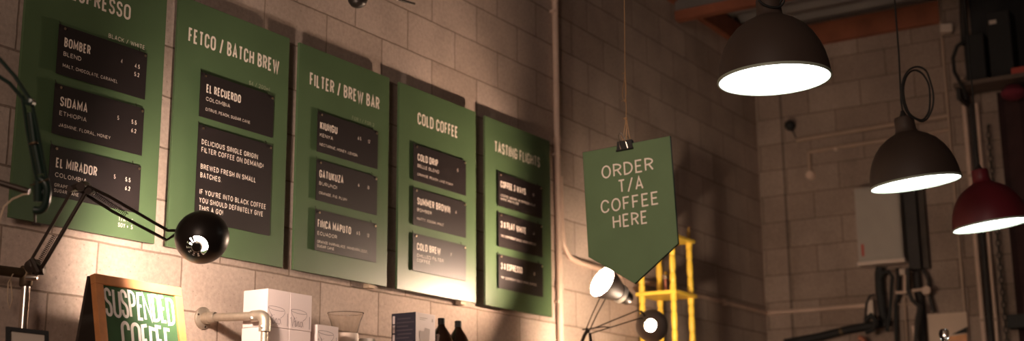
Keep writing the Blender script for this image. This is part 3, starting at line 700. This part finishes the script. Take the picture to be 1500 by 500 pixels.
for q in (V((bx-.018, ey+.05, ez-.009)), V((bx-.02, ey-.006, ez-.045))):
    MB().lathe([(.006, 0), (.006, .005), (0, .006)], q, (-.9, -.45, 0), 10).build('grub_screw', CHROME, t, smooth=True)
MB().tube([(bx, ey, ez-.055), (bx, ey, SHZ)], .0132, 24).build('pipe_drop', GALV, t, smooth=True)

# dripper cartons
def curve2(b, pts, s, fr): ribbon(b, [V(p) for p in pts], s, False, fr, .0006)
def carton(x0, x1, y0, y1, z0, z1, lab, ink=True, group='white dripper cartons'):
    t = thing('coffee_carton', lab, 'carton', (x0, y0, z0), group)
    cb = MB().span((x0, y0, z0), (x1, y1, z1)).build('carton', BOX_W, t, bevel=.002)
    b = MB()
    b.span((x0-.0003, y0+.003, z0), (x0+.0003, y1-.003, z0+.0025))
    b.build('fold_line', BOX_S, cb)
    if ink:
        w = x1-x0; h = z1-z0
        fr = lambda u, v, ww: V((x0+u*w, y0-ww, z0+v*h))
        b = MB(); lw = .0016
        el_ = [V((.40+.36*math.cos(a), .52+.052*math.sin(a)-.02*math.cos(a))) for a in [2*PI*i/28 for i in range(29)]]
        zd = z0 if h < .2 else z1-.100
        h = min(h, .135)
        fr2 = lambda u, v, ww: V((x0+u, y0-ww, zd+v))
        S2 = lambda pts: [V((p[0]*w, p[1]*h)) for p in pts]
        ribbon(b, S2(el_), lw, False, fr2, .0006)
        ribbon(b, S2([(.04, .53), (.10, .42), (.22, .30), (.24, .12)]), lw, False, fr2, .0006)
        ribbon(b, S2([(.76, .49), (.78, .42), (.70, .33), (.60, .28), (.58, .22), (.62, .10)]), lw, False, fr2, .0006)
        # cursive word across the dripper
        ribbon(b, S2([(.02, .30), (.06, .33), (.12, .08), (.20, .34), (.23, .30)]), lw*1.25, False, fr2, .0007)          # v
        ribbon(b, S2([(.20, .22), (.27, .26), (.25, .09), (.31, .12)]), lw*1.25, False, fr2, .0007); ribbon(b, S2([(.285, .33), (.295, .35)]), lw*1.6, False, fr2, .0007)
        ribbon(b, S2([(.31, .12), (.34, .26), (.33, .09), (.37, .22), (.41, .25), (.41, .10), (.46, .12)]), lw*1.25, False, fr2, .0007)
        ribbon(b, S2([(.52+.05*math.cos(a), .17+.075*math.sin(a)) for a in [2*PI*i/14 for i in range(15)]]), lw*1.25, False, fr2, .0007)
        ribbon(b, S2([(.90, .06), (.90, .42)]), lw*1.7, False, fr2, .0007)
        b.build('printed_drawing', INK, cb)
    return t
bx0, by0 = 3.714, -.3; bw = .1245; bh = .141
z2 = 2.153
carton(bx0, bx0+bw, by0, by0+.122, z2, z2+bh, 'white dripper carton on top of the stack, left one, behind the pipe elbow')
carton(bx0+bw+.001, bx0+2*bw+.001, by0, by0+.122, z2, z2+bh-.001, 'white dripper carton on top of the stack, right one, fully showing its drawing')
carton(bx0-.002, bx0+bw-.001, by0+.001, by0+.123, z2-bh, z2-.0005, 'white carton directly beneath the upper left one, behind the vertical pipe')
carton(bx0+bw, bx0+2*bw, by0+.001, by0+.123, z2-bh, z2-.0005, 'white carton directly beneath the upper right one')
carton(4.0, 4.127, -.30, -.24, SHZ, 2.186, 'narrow lower white carton right of the stack, before the glass server')
for xx in (bx0, bx0+bw+.001): pass
t = thing('wooden_riser', 'low wooden riser hidden under the stack of white cartons', 'riser', (3.83, -.24, SHZ))
MB().span((3.70, -.315, z2-bh-.02), (3.98, -.16, z2-bh)).build('riser_top', SHELF_M, t)
for xx in (3.70, 3.96): MB().span((xx, -.315, SHZ), (xx+.02, -.16, z2-bh-.02)).build('leg', SHELF_M, t)

# glass server with pale collar
gx, gy = 4.17, -.2
t = thing('glass_server', 'clear flared glass server with a pale band, beside the narrow carton', 'server', (gx, gy, SHZ))
zr = 2.242; ctr = at_y(506.5, 460, -.2)
gx = ctr.x; zr = ctr.z
outer = [(.045, SHZ-zr), (.055, SHZ-zr+.03), (.058, -.22), (.05, -.16), (.047, -.11), (.050, -.08), (.060, -.04), (.075, 0)]
MB().lathe(outer + [(a-.002, h) for a, h in outer[::-1]] + [(0, SHZ-zr+.003), (0, SHZ-zr), (.045, SHZ-zr)], (gx, gy, zr), (0, 0, 1), 40).build('glass', GLASS, t, smooth=True)
MB().lathe([(.053, -.15), (.0505, -.085), (.0525, -.082), (.0545, -.09), (.055, -.15), (.053, -.15)], (gx, gy, zr), (0, 0, 1), 32).build('pale_band', PALE, t, smooth=True)
MB().lathe([(.0752, -.001), (.0765, .001), (.0752, .003), (.073, .002), (.0752, -.001)], (gx, gy, zr), (0, 0, 1), 40).build('rim', GLASS, t, smooth=True)
# small white cup beside it
c = at_y(537, 497, -.2)
t = thing('white_cup', 'small white cup, only its rim showing between the glass server and navy carton', 'cup', (c.x, c.y, SHZ))
MB().lathe([(.026, SHZ-c.z), (.03, SHZ-c.z+.02), (.034, 0), (.032, 0), (.028, SHZ-c.z+.02), (0, SHZ-c.z+.015)], c, (0, 0, 1), 28).build('cup_body', mat('white_china', (.8, .72, .65), .4), t, smooth=True)

# navy and white carton
nx0, nx1, nz = 4.640, 4.785, 2.2965
t = thing('navy_carton', 'navy and white printed carton showing a grey kettle picture, left of the bottles', 'carton', (nx0, -.3, SHZ))
cb = MB().span((nx0, -.3, SHZ), (nx1, -.172, nz)).build('carton', BOX_W, t, bevel=.002)
MB().span((nx0-.001, -.3005, SHZ), (nx0, -.172, nz)).build('navy_side', NAVY, cb)
b = MB()
for k, (a0, a1) in enumerate(((.25, .8), (.2, .95), (.22, .7), (.2, .9), (.25, .85), (.2, .75), (.22, .9), (.2, .6), (.22, .9), (.2, .8))):
    z = nz-.028-.0165*k
    b.add([V((nx0-.0016, -.172-.128*a0, z)), V((nx0-.0016, -.172-.128*a1, z)), V((nx0-.0016, -.172-.128*a1, z+.006)), V((nx0-.0016, -.172-.128*a0, z+.006))], [(0, 1, 2, 3)])
b.build('printed_lines', NAVY_T, cb)
b = MB()
for k in range(5):
    z = nz-.045-.04*k
    b.add([V((nx0-.0016, -.178, z)), V((nx0-.0016, -.190, z)), V((nx0-.0016, -.190, z+.034)), V((nx0-.0016, -.178, z+.034))], [(0, 1, 2, 3)])
b.build('icon_column', BOX_W, cb)
kf = lambda u, v, w: V((nx0+u, -.3006-w, nz-v))
b = MB().prism([(.03, .078), (.062, .078), (.068, .062), (.104, .066), (.099, .118), (.094, .142), (.034, .142), (.028, .1)], 0, .0003, kf)
b.build('kettle_picture', GREY_P, cb)
b = MB().prism([(.03, .020), (.085, .020), (.085, .023), (.03, .023)], 0, .0003, kf).prism([(.03, .028), (.07, .028), (.07, .030), (.03, .030)], 0, .0003, kf).prism([(.118, .02), (.126, .02), (.126, .034), (.118, .034)], 0, .0003, kf)
b.build('carton_print', GREY_P, cb)

# two brown bottles
for k, (px_, py_, lab) in enumerate(((646.5, 466.5, 'dark brown glass bottle next to the navy carton, left of the pair'), (671, 470.5, 'dark brown glass bottle, right of the pair and farther from the carton'))):
    c = at_y(px_, py_, -.27)
    t = thing('brown_bottle', lab, 'bottle', (c.x, c.y, SHZ), 'brown bottles on the shelf')
    zt_ = c.z-SHZ
    MB().lathe([(0, 0), (.062, 0), (.066, .006), (.066, zt_-.16), (.064, zt_-.135), (.055, zt_-.105), (.04, zt_-.072), (.026, zt_-.05), (.0175, zt_-.038), (.0145, zt_-.028)], (c.x, c.y, SHZ), (0, 0, 1), 36).build('glass', AMBER, t, smooth=True)
    MB().lathe([(.0145, zt_-.03), (.0155, zt_-.028), (.0155, zt_-.002), (.0135, zt_), (0, zt_)], (c.x, c.y, SHZ), (0, 0, 1), 24).build('cap', BLACK, t, smooth=True)

# yellow turned-leg stand
sx0, sx1, sy0, sy1 = 7.105, 7.345, -.35, -.145
t = thing('yellow_stand', 'bright yellow tiered stand with turned legs behind the pointed sign', 'stand', ((sx0+sx1)/2, (sy0+sy1)/2, SHZ))
tiers = [2.995, 2.662, 2.327, 1.99]
for z in tiers:
    MB().span((sx0-.03, sy0-.03, z-.022), (sx1+.03, sy1+.03, z)).build('tier', YELLOW, t, bevel=.004)
segs = [(SHZ, tiers[3]-.022)] + [(tiers[k+1], tiers[k]-.022) for k in (2, 1, 0)]
for xx in (sx0, sx1):
    for yy in (sy0, sy1):
        b = MB()
        for (a, c_) in segs:
            h = c_-a
            if h < .15: b.lathe([(.01, 0), (.016, h*.4), (.018, h)], (xx, yy, a), (0, 0, 1), 16); continue
            pr_ = [(.019, 0), (.019, .12), (.013, .14), (.017, .155), (.0185, .22), (.0165, .31), (.012, .335), (.016, .35), (.0185, .42), (.0185, .58), (.0165, .64), (.0125, .66), (.016, .675), (.0185, .74), (.017, .83), (.013, .86), (.019, .88), (.019, 1)]
            b.lathe([(r_*1.02, q*h) for r_, q in pr_], (xx, yy, a), (0, 0, 1), 18)
        b.build('turned_leg', YELLOW, t, smooth=True)
        MB().lathe([(.010, 0), (.008, .015), (.012, .03), (.012, .045), (.006, .07), (0, .085)], (xx, yy, tiers[0]), (0, 0, 1), 14).build('finial', mat('ochre_finial', (.34, .19, .04), .6) if 'ochre_finial' not in bpy.data.materials else bpy.data.materials['ochre_finial'], t, smooth=True)
t = thing('glass_flask', 'small reddish flask with a shiny glass bulb on the yellow stand', 'flask', (7.2, -.24, tiers[1]))
COPPER = mat('dull_copper', (.42, .16, .1), .4, .6)
fx, fy = at_y(975, 410, -.25).x, -.25
MB().lathe([(0, 0), (.02, 0), (.02, .01), (.01, .02), (.009, .075), (.014, .08), (0, .085)], (fx, fy, tiers[1]+.001), (0, 0, 1), 18).build('flask_foot', COPPER, t, smooth=True)
MB().lathe([(0, .08), (.015, .084), (.022, .1), (.016, .118), (.006, .13), (0, .131)], (fx, fy, tiers[1]+.001), (0, 0, 1), 18).build('glass_bulb', CHROME, t, smooth=True)

# ------------------------------------------------------------------ spotlight at the top edge
c = at_y(522.5, 0, -.35)
t = thing('black_spotlight', 'black spotlight head poking in at the top edge above the FILTER board', 'spotlight', tuple(c))
d = V((-.15, -.25, -1)).normalized()
R_ = .043
MB().lathe([(0, .083), (.018, .081), (.032, .072), (.041, .054), (R_, .03), (.043, -.04), (.038, -.09), (.02, -.1), (0, -.1)], c+V((0, 0, .045)), d, 32).build('lamp_body', IRON, t, smooth=True)
MB().tube([c+V((0, .02, .1)), c+V((0, .1, .25)), V((c.x, -.02, c.z+.35))], .008, 10).build('bracket_arm', IRON, t)
MB().lathe([(.03, 0), (.03, .015), (0, .02)], (c.x, 0, c.z+.35), (0, -1, 0), 20).build('wall_rose', IRON, t, smooth=True)
t = thing('black_rod', 'thin black rod end at the top edge right of the spotlight', 'rod', tuple(at_y(590, 0, -.3)))
q = [at_y(607, 5.5, -.3), at_y(582, -1, -.32), at_y(540, -14, -.34)]
MB().tube(q, .0055, 10).build('rod', IRON, t)
e = q[-1]
MB().tube([e, V((e.x-.05, -.2, e.z+.1)), V((e.x-.08, 0, e.z+.12))], .0055, 10).build('rod_mount', IRON, t)

# ------------------------------------------------------------------ conduits on the long wall
t = thing('wall_conduit', 'vertical painted conduit right of the TASTING FLIGHTS board', 'conduit', (6.345, -.02, 2.0))
MB().tube([(6.345, -.022, 1.9), (6.345, -.022, 4.95)], .0185, 14).build('upright', CONDUIT_P, t, smooth=True)
for z in (2.62, 3.45, 4.3):
    MB().lathe([(.0225, -.018), (.0235, 0), (.0225, .018)], (6.345, -.022, z), (0, 0, 1), 16).build('coupling', CONDUIT_P, t, smooth=True)
    MB().span((6.318, -.03, z-.09), (6.372, 0, z-.075)).build('saddle', CONDUIT_P, t)
ca, cb = at_y(850, 390, -.02), at_y(1120, 459, -.02)
t = thing('wall_conduit', 'painted conduit bending off the upright and running low to the room corner', 'conduit', tuple(ca))
zc = 2.772
pts = [(6.375, -.02, 3.25), (6.385, -.02, 2.95), (6.40, -.02, 2.86), (6.47, -.02, 2.80), (6.6, -.02, 2.785), (7.2, -.02, zc), (XB-.03, -.02, zc)]
MB().tube(pts, .016, 12).build('run', CONDUIT_P, t, smooth=True)
MB().span((8.6, -.03, zc-.022), (8.63, 0, zc+.022)).build('saddle', CONDUIT_P, t)
# ------------------------------------------------------------------ services on the end wall
def bk(x, y, off=.02): return at_x(x, y, XB-off)
t = thing('end_wall_conduit', 'painted conduit from the corner along the end wall, under the grey cabinet', 'conduit', (XB, -.3, 2.77))
MB().tube([(XB-.02, -.03, 2.772), (XB-.02, -.76, 2.774)], .0155, 12).build('run', CONDUIT_P, t, smooth=True)
MB().span((XB-.045, -.045, 2.755), (XB, -.02, 2.79)).build('corner_elbow', CONDUIT_P, t, bevel=.006)
t = thing('end_wall_conduit', 'upper of two conduits high on the end wall, between the pendants', 'conduit', (XB, -.7, 4.055))
MB().tube([(XB-.02, -.318, 4.053), (XB-.02, -1.449, 4.075)], .016, 12).build('run', CONDUIT, t, smooth=True)
t = thing('end_wall_conduit', 'lower high conduit turning down to a round fitting on the end wall', 'conduit', (XB, -.7, 3.953))
MB().tube(fillet([(XB-.02, -.408, 3.80), (XB-.02, -.408, 3.951), (XB-.02, -1.449, 3.968)], .025), .0145, 12).build('run', CONDUIT, t, smooth=True)
MB().lathe([(.036, 0), (.036, .02), (.026, .034), (0, .038)], (XB, -.408, 3.775), (-1, 0, 0), 24).build('round_fitting', CONDUIT_P, t, smooth=True)
MB().lathe([(.017, 0), (.017, .02), (.0, .02)], (XB-.02, -.625, 3.9455), (0, 1, .02), 12).build('coupling', CONDUIT_P, t, smooth=True)
t = thing('black_sensor', 'round black sensor ball high on the end wall near the corner', 'sensor', (XB, -.265, 4.18))
q = bk(1157, 184, .06)
MB().lathe([(0, -.042), (.022, -.036), (.036, -.02), (.041, 0), (.036, .02), (.022, .036), (0, .042)], q, (-1, 0, 0), 24).build('ball', BLACK, t, smooth=True)
MB().tube([q, (XB, q.y+.03, q.z+.03)], .014, 10).tube([q, (XB-.015, q.y-.03, q.z-.1), (XB-.015, -.318, 4.06)], .004, 6).build('mount', BLACK, t)
# grey cabinet
t = thing('grey_cabinet', 'grey metal electrical cabinet with a pale lower lip on the end wall', 'cabinet', (XB, -.95, 3.04))
MB().span((XB-.16, -1.095, 3.065), (XB, -.775, 3.60)).build('cabinet_body', CABINET, t, bevel=.004)
MB().span((XB-.168, -1.085, 3.085), (XB-.16, -.79, 3.585)).build('cabinet_door', CABINET, t, bevel=.003)
MB().span((XB-.175, -1.105, 3.04), (XB, -.768, 3.066)).build('lower_lip', LIP, t, bevel=.003)
MB().span((XB-.1695, -.822, 3.105), (XB-.168, -.803, 3.19)).build('red_sticker', RED, t)
t = thing('dark_trunking', 'dark vertical cable trunking right of the grey cabinet', 'trunking', (XB, -1.15, 3.0))
MB().span((XB-.10, -1.19, 2.99), (XB, -1.109, 3.62)).build('trunking', NEARBLK, t)
MB().span((XB-.05, -1.235, 3.0), (XB, -1.19, 3.60)).build('back_plate', WOOD_D, t)
def bp(x, y, off=.05): return at_x(x, y, XB-off)
def hang(name, lab, cat, pts, r, mt, group=None, offs=.05, part='length'):
    P = [bp(x, y, offs) for x, y in pts]
    if pts[-1][1] >= 505 and part == 'length' and name != 'copper_stub': P.append(V((P[-1].x, P[-1].y, .03)))
    t = thing(name, lab, cat, tuple(P[0]), group)
    MB().tube(P, r, 10).build(part, mt, t, smooth=True)
    if name.startswith('hanging'): return t
    q = P[1]; MB().span((q.x, q.y-.006, q.z-.006), (XB-.002, q.y+.006, q.z+.006)).build('mounting_clip', NEARBLK, t)
    return t
hang('hanging_cable', 'thick black cable loop hanging left under the grey cabinet', 'cable', [(1290, 392), (1288, 402), (1289, 425), (1293, 455), (1297, 478)], .034, BLACK)
hang('hanging_cable', 'thin black cable arching over the thick one under the grey cabinet', 'cable', [(1289, 410), (1293, 400), (1302, 398), (1307, 405), (1305, 440), (1303, 465), (1299, 486)], .014, BLACK, offs=.10)
hang('hanging_cable', 'black cable dropping straight below the middle of the grey cabinet', 'cable', [(1314, 393), (1316, 410), (1316, 436), (1312, 446), (1313, 505)], .012, BLACK)
hang('hanging_cable', 'black cable bending right below the grey cabinet to the dark riser', 'cable', [(1330, 393), (1330, 425), (1336, 440), (1347, 450), (1343, 470), (1341, 505)], .015, NEARBLK, offs=.16)
hang('hanging_cable', 'short black cable slanting down to the beige plate', 'cable', [(1352, 395), (1360, 410), (1361, 430), (1365, 448), (1369, 458)], .013, NEARBLK)
hang('dark_riser', 'dark riser pipe below the cable trunking', 'pipe', [(1341.5, 399), (1344, 420), (1349, 450), (1352, 510)], .03, NEARBLK, offs=.04)
t = hang('brass_valve_pipe', 'short brass pipe with a round valve right of the hanging cables', 'pipe', [(1312, 429), (1322, 428.6), (1352, 424)], .011, CONDUIT_P, offs=.125)
c = bp(1357, 426, .12)
MB().lathe([(0, -.02), (.028, -.018), (.034, 0), (.028, .018), (0, .02)], c, (-1, -.2, 0), 20).build('valve_wheel', CONDUIT_P, t, smooth=True)
MB().tube([bp(1326, 428, .12), bp(1326, 395, .08)], .012, 8).build('drop', CONDUIT_P, t)
MB().lathe([(0, -.025), (.022, -.02), (.022, .02), (0, .025)], bp(1322, 399, .1), (0, 0, 1), 12).build('pale_gland', PALE, t, smooth=True)
c = bp(1276, 452, .05)
t = thing('pale_junction_box', 'small pale junction box at the end of the corner conduit', 'junction box', tuple(c))
MB().box(c, (.07, .05, .11)).build('box', PALE, t, bevel=.006)
MB().tube([bp(1281, 432, .09), bp(1274, 434, .1), bp(1269, 445, .1), bp(1267, 475, .1)], .0075, 8).build('looped_wire', BLACK, t)
hang('black_pipe', 'thick black pipe sloping along the bottom of the end wall', 'pipe', [(1150, 503), (1200, 494), (1240, 484), (1290, 475)], .030, BLACK, offs=.06)
t = thing('brass_clip', 'small brass clip on the thick black pipe', 'clip', tuple(bp(1233, 484, .1)))
MB().lathe([(.031, -.012), (.033, 0), (.031, .012)], bp(1233, 485.7, .06), (0, -1, .25), 20).build('clip_band', BRASS, t, smooth=True)
hang('black_elbow', 'black hose bundle where the thick pipe meets the cables', 'hose', [(1268, 470), (1276, 462), (1283, 470), (1279, 483), (1268, 487)], .02, BLACK, offs=.2)
hang('copper_stub', 'small reddish pipe stub at the bottom edge below the hose bundle', 'pipe', [(1258, 495), (1264, 497), (1272, 508)], .02, COPPER, offs=.1)
hang('slim_conduit', 'slim conduit below the cables, left of the dark riser', 'conduit', [(1325, 436), (1327, 470), (1329, 510)], .006, CONDUIT, offs=.03)
hang('slim_conduit', 'slim horizontal conduit crossing behind the hanging cables', 'conduit', [(1299, 447), (1330, 446), (1347, 443)], .008, CONDUIT, offs=.02)
hang('slim_conduit', 'slim pale conduit at the bottom edge beside the beige plate', 'conduit', [(1337, 478), (1339.5, 492), (1340, 510)], .009, CONDUIT_P, offs=.09)
# beige plate, orange panel, clear bulb
p0, p1 = bp(1358, 461, .06), bp(1416, 456, .06)
t = thing('beige_plate', 'beige panel at the bottom edge left of the pier', 'panel', (XB, p0.y, p0.z-.4))
MB().span((XB-.06, p1.y, p0.z-.4), (XB, p0.y, p0.z)).build('plate', SKIN_B, t, bevel=.003)
t = thing('orange_panel', 'orange brown board at the bottom edge in front of the beige panel', 'board', tuple(bp(1410, 500, .09)))
q = [bp(1389, 494, .09), bp(1416, 489, .09), bp(1416, 520, .09), bp(1389, 524, .09)]
MB().add(q + [p+V((.012, 0, 0)) for p in q], [(0, 1, 2, 3), (7, 6, 5, 4), (0, 4, 5, 1), (1, 5, 6, 2), (2, 6, 7, 3), (3, 7, 4, 0)]).build('board', WOOD_F, t)
MB().span((XB-.075, q[1].y+.01, q[1].z-.09), (XB-.0604, q[1].y+.03, q[1].z-.07)).build('mounting_bracket', NEARBLK, t)
t = thing('black_wedge', 'black pointed wedge above the orange brown board', 'bracket', tuple(bp(1410, 485, .09)))
q = [bp(1395, 490, .09), bp(1416, 479.5, .09), bp(1416, 487.5, .09)]
MB().add(q + [p+V((.02, 0, 0)) for p in q], [(0, 1, 2), (5, 4, 3), (0, 3, 4, 1), (1, 4, 5, 2), (2, 5, 3, 0)]).build('wedge', BLACK, t)
c = at_t(1383, 490, 6.6)
t = thing('clear_bulb', 'clear round glass bulb at the bottom edge before the beige panel', 'bulb', tuple(c))
MB().lathe([(0, .028), (.013, .026), (.023, .017), (.027, 0), (.023, -.016), (.014, -.03), (.012, -.04)], c, (0, 0, 1), 24).build('globe', GLASS, t, smooth=True)
MB().lathe([(.013, -.036), (.014, -.06), (.01, -.066), (0, -.066)], c, (0, 0, 1), 16).build('screw_cap', CHROME, t, smooth=True)
MB().lathe([(0, -.004), (.005, 0), (0, .008)], c-V((0, 0, .006)), (0, 0, 1), 8).build('filament', mat('dim_filament', (.9, .7, .6), .4, emit=(1, .75, .6), estr=2.5), t)
MB().tube([c-V((0, 0, .06)), (c.x, c.y, 1.9)], .012, 10).build('stem', NEARBLK, t)
MB().lathe([(.07, 0), (.07, .015), (.012, .03)], (c.x, c.y, 1.875), (0, 0, 1), 24).build('base', NEARBLK, t)
t = thing('side_counter', 'counter at the end of the bar holding the clear bulb', 'counter', (c.x, c.y, 0))
MB().span((c.x-.3, c.y-.5, 1.835), (c.x+.3, c.y+.25, 1.875)).build('counter_top', SHELF_M, t)
MB().span((c.x-.27, c.y-.47, 0), (c.x+.27, c.y+.22, 1.835)).build('counter_body', WOOD_D, t)

# pipes, chain on the pier
pp = [(-1.567, .017, CONDUIT_P, 'pale vertical pipe on the pier, left of its twin'), (-1.652, .0125, CONDUIT_P, 'thinner vertical pipe on the pier, left of the chain')]
for yy, r_, mt_, lab in pp:
    t = thing('vertical_pipe', lab, 'pipe', (XB-.06, yy, 0))
    MB().tube([(XB-.06, yy, 0), (XB-.06, yy, 4.12)], r_, 12).build('pipe', mt_, t, smooth=True)
    for z in (2.60, 3.6, 4.3): MB().span((XB-.06-r_-.002, yy-r_-.002, z), (XB-.032, yy+r_+.002, z+.02)).build('saddle', CONDUIT, t)
t = thing('dark_pipe', 'dark wide pipe between the two pale pipes on the pier', 'pipe', (XB-.05, -1.61, 0))
MB().tube([(XB-.055, -1.612, 0), (XB-.055, -1.612, 4.12)], .019, 12).build('pipe', NEARBLK, t, smooth=True)
t = thing('hanging_chain', 'dull steel chain hanging beside the pipes on the pier', 'chain', (XB-.07, -1.715, 4.0))
b = MB(); z = 2.2; k = 0
while z < 3.95:
    e = V((1, 0, 0)) if k % 2 else V((0, 1, 0))
    ring = [V((XB-.07, -1.715, z)) + e*math.cos(a)*.014 + V((0, 0, 1))*math.sin(a)*.026 for a in [2*PI*i/12 for i in range(12)]]
    b.tube(ring, .0045, 6, closed=True); z += .042; k += 1
b.build('chain_links', NEARBLK, t)
MB().tube([(XB-.07, -1.715, 3.93), (XB-.0, -1.715, 3.98)], .008, 8).build('hook', NEARBLK, t)
# dark maroon curtain to the right of the pier
t = thing('dark_curtain', 'dark maroon curtain at the right edge beyond the chain', 'curtain', (XB-.1, -2.4, 0))
vs = []; nn_ = 60; sz0 = bp(1450, 119, .3).z-.03
for i in range(nn_+1):
    yy = -1.80-2.2*i/nn_; xx = XB-.10+.03*math.sin(i*1.3)
    vs += [V((xx, yy, .0)), V((xx, yy, sz0))]
MB().add(vs, [(2*i, 2*i+1, 2*i+3, 2*i+2) for i in range(nn_)]).build('cloth', MAROON, t, smooth=True)
t = thing('black_hook_box', 'black box at the right edge beside the lower end of the chain', 'box', tuple(bp(1490, 470, .25)))
q = bp(1487, 472, .25)
MB().box(q-V((0, .12, 0)), (.12, .32, .09)).build('box', BLACK, t, bevel=.006)
MB().span((q.x+.05, q.y+.026, q.z-.02), (XB-.031, q.y+.04, q.z+.02)).build('bracket', BLACK, t)

# high shelf with dark equipment, upper right
sz = bp(1450, 119, .3).z
ya = bp(1398, 124, .3).y
t = thing('high_shelf', 'timber shelf high at the right edge carrying black equipment', 'shelf', (XB-.2, ya-.6, sz))
MB().span((XB-.34, ya-1.6, sz-.014), (XB-.085, ya, sz+.014)).build('shelf_board', mat('old_shelf_timber', (.13, .09, .07), .8, var=.2), t)
for yy in (ya-.02,): MB().span((XB-.30, yy-.012, sz-.09), (XB-.031, yy+.012, sz-.0145)).build('bracket', NEARBLK, t)
def eq(x0, x1, y0, y1, off, dep): # box on the end wall covering a span of the photo
    a, c = bp(x0, y0, off), bp(x1, y1, off); return a, c
a, c = eq(1410, 1446, 52, 120, .3, .2)
t = thing('black_amplifier', 'tall black equipment box on the high shelf', 'equipment', (a.x, a.y, sz+.014))
MB().span((XB-.30, c.y, sz+.014), (XB-.09, a.y, a.z)).build('case', BLACK, t, bevel=.006)
a, c = eq(1404, 1422, 6, 52, .2, .2)
hang('conduit_riser', 'dark conduit stub rising to the ceiling above the black equipment box', 'conduit', [(1413, 66), (1411, 30), (1409, -40)], .025, NEARBLK, offs=.12)
hang('hanging_cable', 'black cable looped at the left side of the black equipment box', 'cable', [(1412, 60), (1402, 68), (1396, 85), (1398, 105), (1406, 120), (1411, 128), (1416, 145)], .013, BLACK, offs=.38)
a, c = eq(1436, 1462, 22, 44, .25, .2)
t = thing('black_projector', 'black box with a pale label above the high shelf', 'equipment', tuple(a))
a2, c2 = bp(1426, 12, .3), bp(1488, 114, .3)
MB().span((XB-.26, bp(1482, 60, .26).y, sz+.014), (XB-.09, bp(1447, 60, .26).y, bp(1447, 18, .26).z)).build('case', BLACK, t, bevel=.006)
q0, q1 = bp(1448, 38, .262), bp(1462, 28, .262)
q0, q1 = bp(1449, 36, .263), bp(1459, 28.5, .263)
MB().span((XB-.2635, q1.y, q0.z), (XB-.26, q0.y, q1.z)).build('pale_label', PALE, t)
a = bp(1481, 101, .31)
t = thing('red_tin', 'low red tin on the high shelf at the right edge', 'tin', (a.x, a.y, sz+.014))
MB().span((XB-.32, a.y-.35, sz+.014), (XB-.262, a.y, sz+.062)).build('tin', RED, t, bevel=.004)
a = bp(1475, 130, .25)
t = thing('hanging_cloth', 'dark red cloth bundle hanging below the high shelf at the right edge', 'cloth', tuple(a))
b = MB(); b.lathe([(0, .0), (.05, -.01), (.085, -.05), (.075, -.085), (.04, -.105), (0, -.11)], (XB-.22, bp(1484, 130, .22).y, sz-.026), (0, 0, 1), 18)
b.build('bundle', mat('crimson_cloth', (.16, .015, .03), .9), t, smooth=True)
t = thing('pale_camera', 'small pale wall camera at the top of the pier edge', 'camera', tuple(bp(1386, 43, .1)))
q = bp(1386, 43, .1)
MB().box(q, (.09, .085, .06), M.Rotation(.3, 3, 'Z')).build('camera_body', PALE, t, bevel=.008)
MB().tube([q, (XB, q.y+.06, q.z-.0), (XB, q.y+.06, q.z-.12)], .008, 8).build('camera_arm', NEARBLK, t)
# plain black sheet added above the high shelf to keep that corner dark
t = thing('black_sheet', 'black drape behind the equipment added to darken the upper right corner', 'sheet', (XB-.05, -2.2, 4))
MB().span((XB-.055, -4.0, 4.30), (XB-.035, bp(1424, 60, .05).y, 4.95)).build('cloth', BLACK, t)

# ------------------------------------------------------------------ lights and world
w = bpy.data.worlds.new('world'); SC.world = w; w.use_nodes = True
w.node_tree.nodes['Background'].inputs[0].default_value = (1.0, .66, .52, 1)
w.node_tree.nodes['Background'].inputs[1].default_value = .032
def area(name, loc, to, size, power, col):
    l = bpy.data.lights.new(name, 'AREA'); l.energy = power; l.size = size; l.color = col
    o = bpy.data.objects.new(name, l); COL.objects.link(o); o.location = loc
    o.rotation_euler = (V(to)-V(loc)).to_track_quat('-Z', 'Y').to_euler(); return o
area('room_fill', (-1.6, -3.0, 3.3), (6, -2.0, 2.9), 1.2, 82, (1, .74, .58))  # added fill light behind the camera, no visible source
sl = bpy.data.lights.new('sign_fill_spot', 'SPOT'); sl.energy = 300; sl.color = (1, .74, .55); sl.spot_size = math.radians(8.5); sl.spot_blend = .7; sl.shadow_soft_size = .06  # added narrow spot, out of view, only brightens the hanging sign
so = bpy.data.objects.new('sign_fill_spot', sl); COL.objects.link(so); so.location = (-1.4, -2.5, 3.4)
so.rotation_euler = (V((3.63, -1.85, 2.40))-V(so.location)).to_track_quat('-Z', 'Y').to_euler()
SC.view_settings.view_transform = 'Standard'
SC.view_settings.look = 'None'
SC.view_settings.exposure = 0
SC.cycles.use_denoising = True
SC.cycles.max_bounces = 8
SC.cycles.sample_clamp_indirect = 6
for o in bpy.data.objects:
    if '_o' in o: del o['_o']
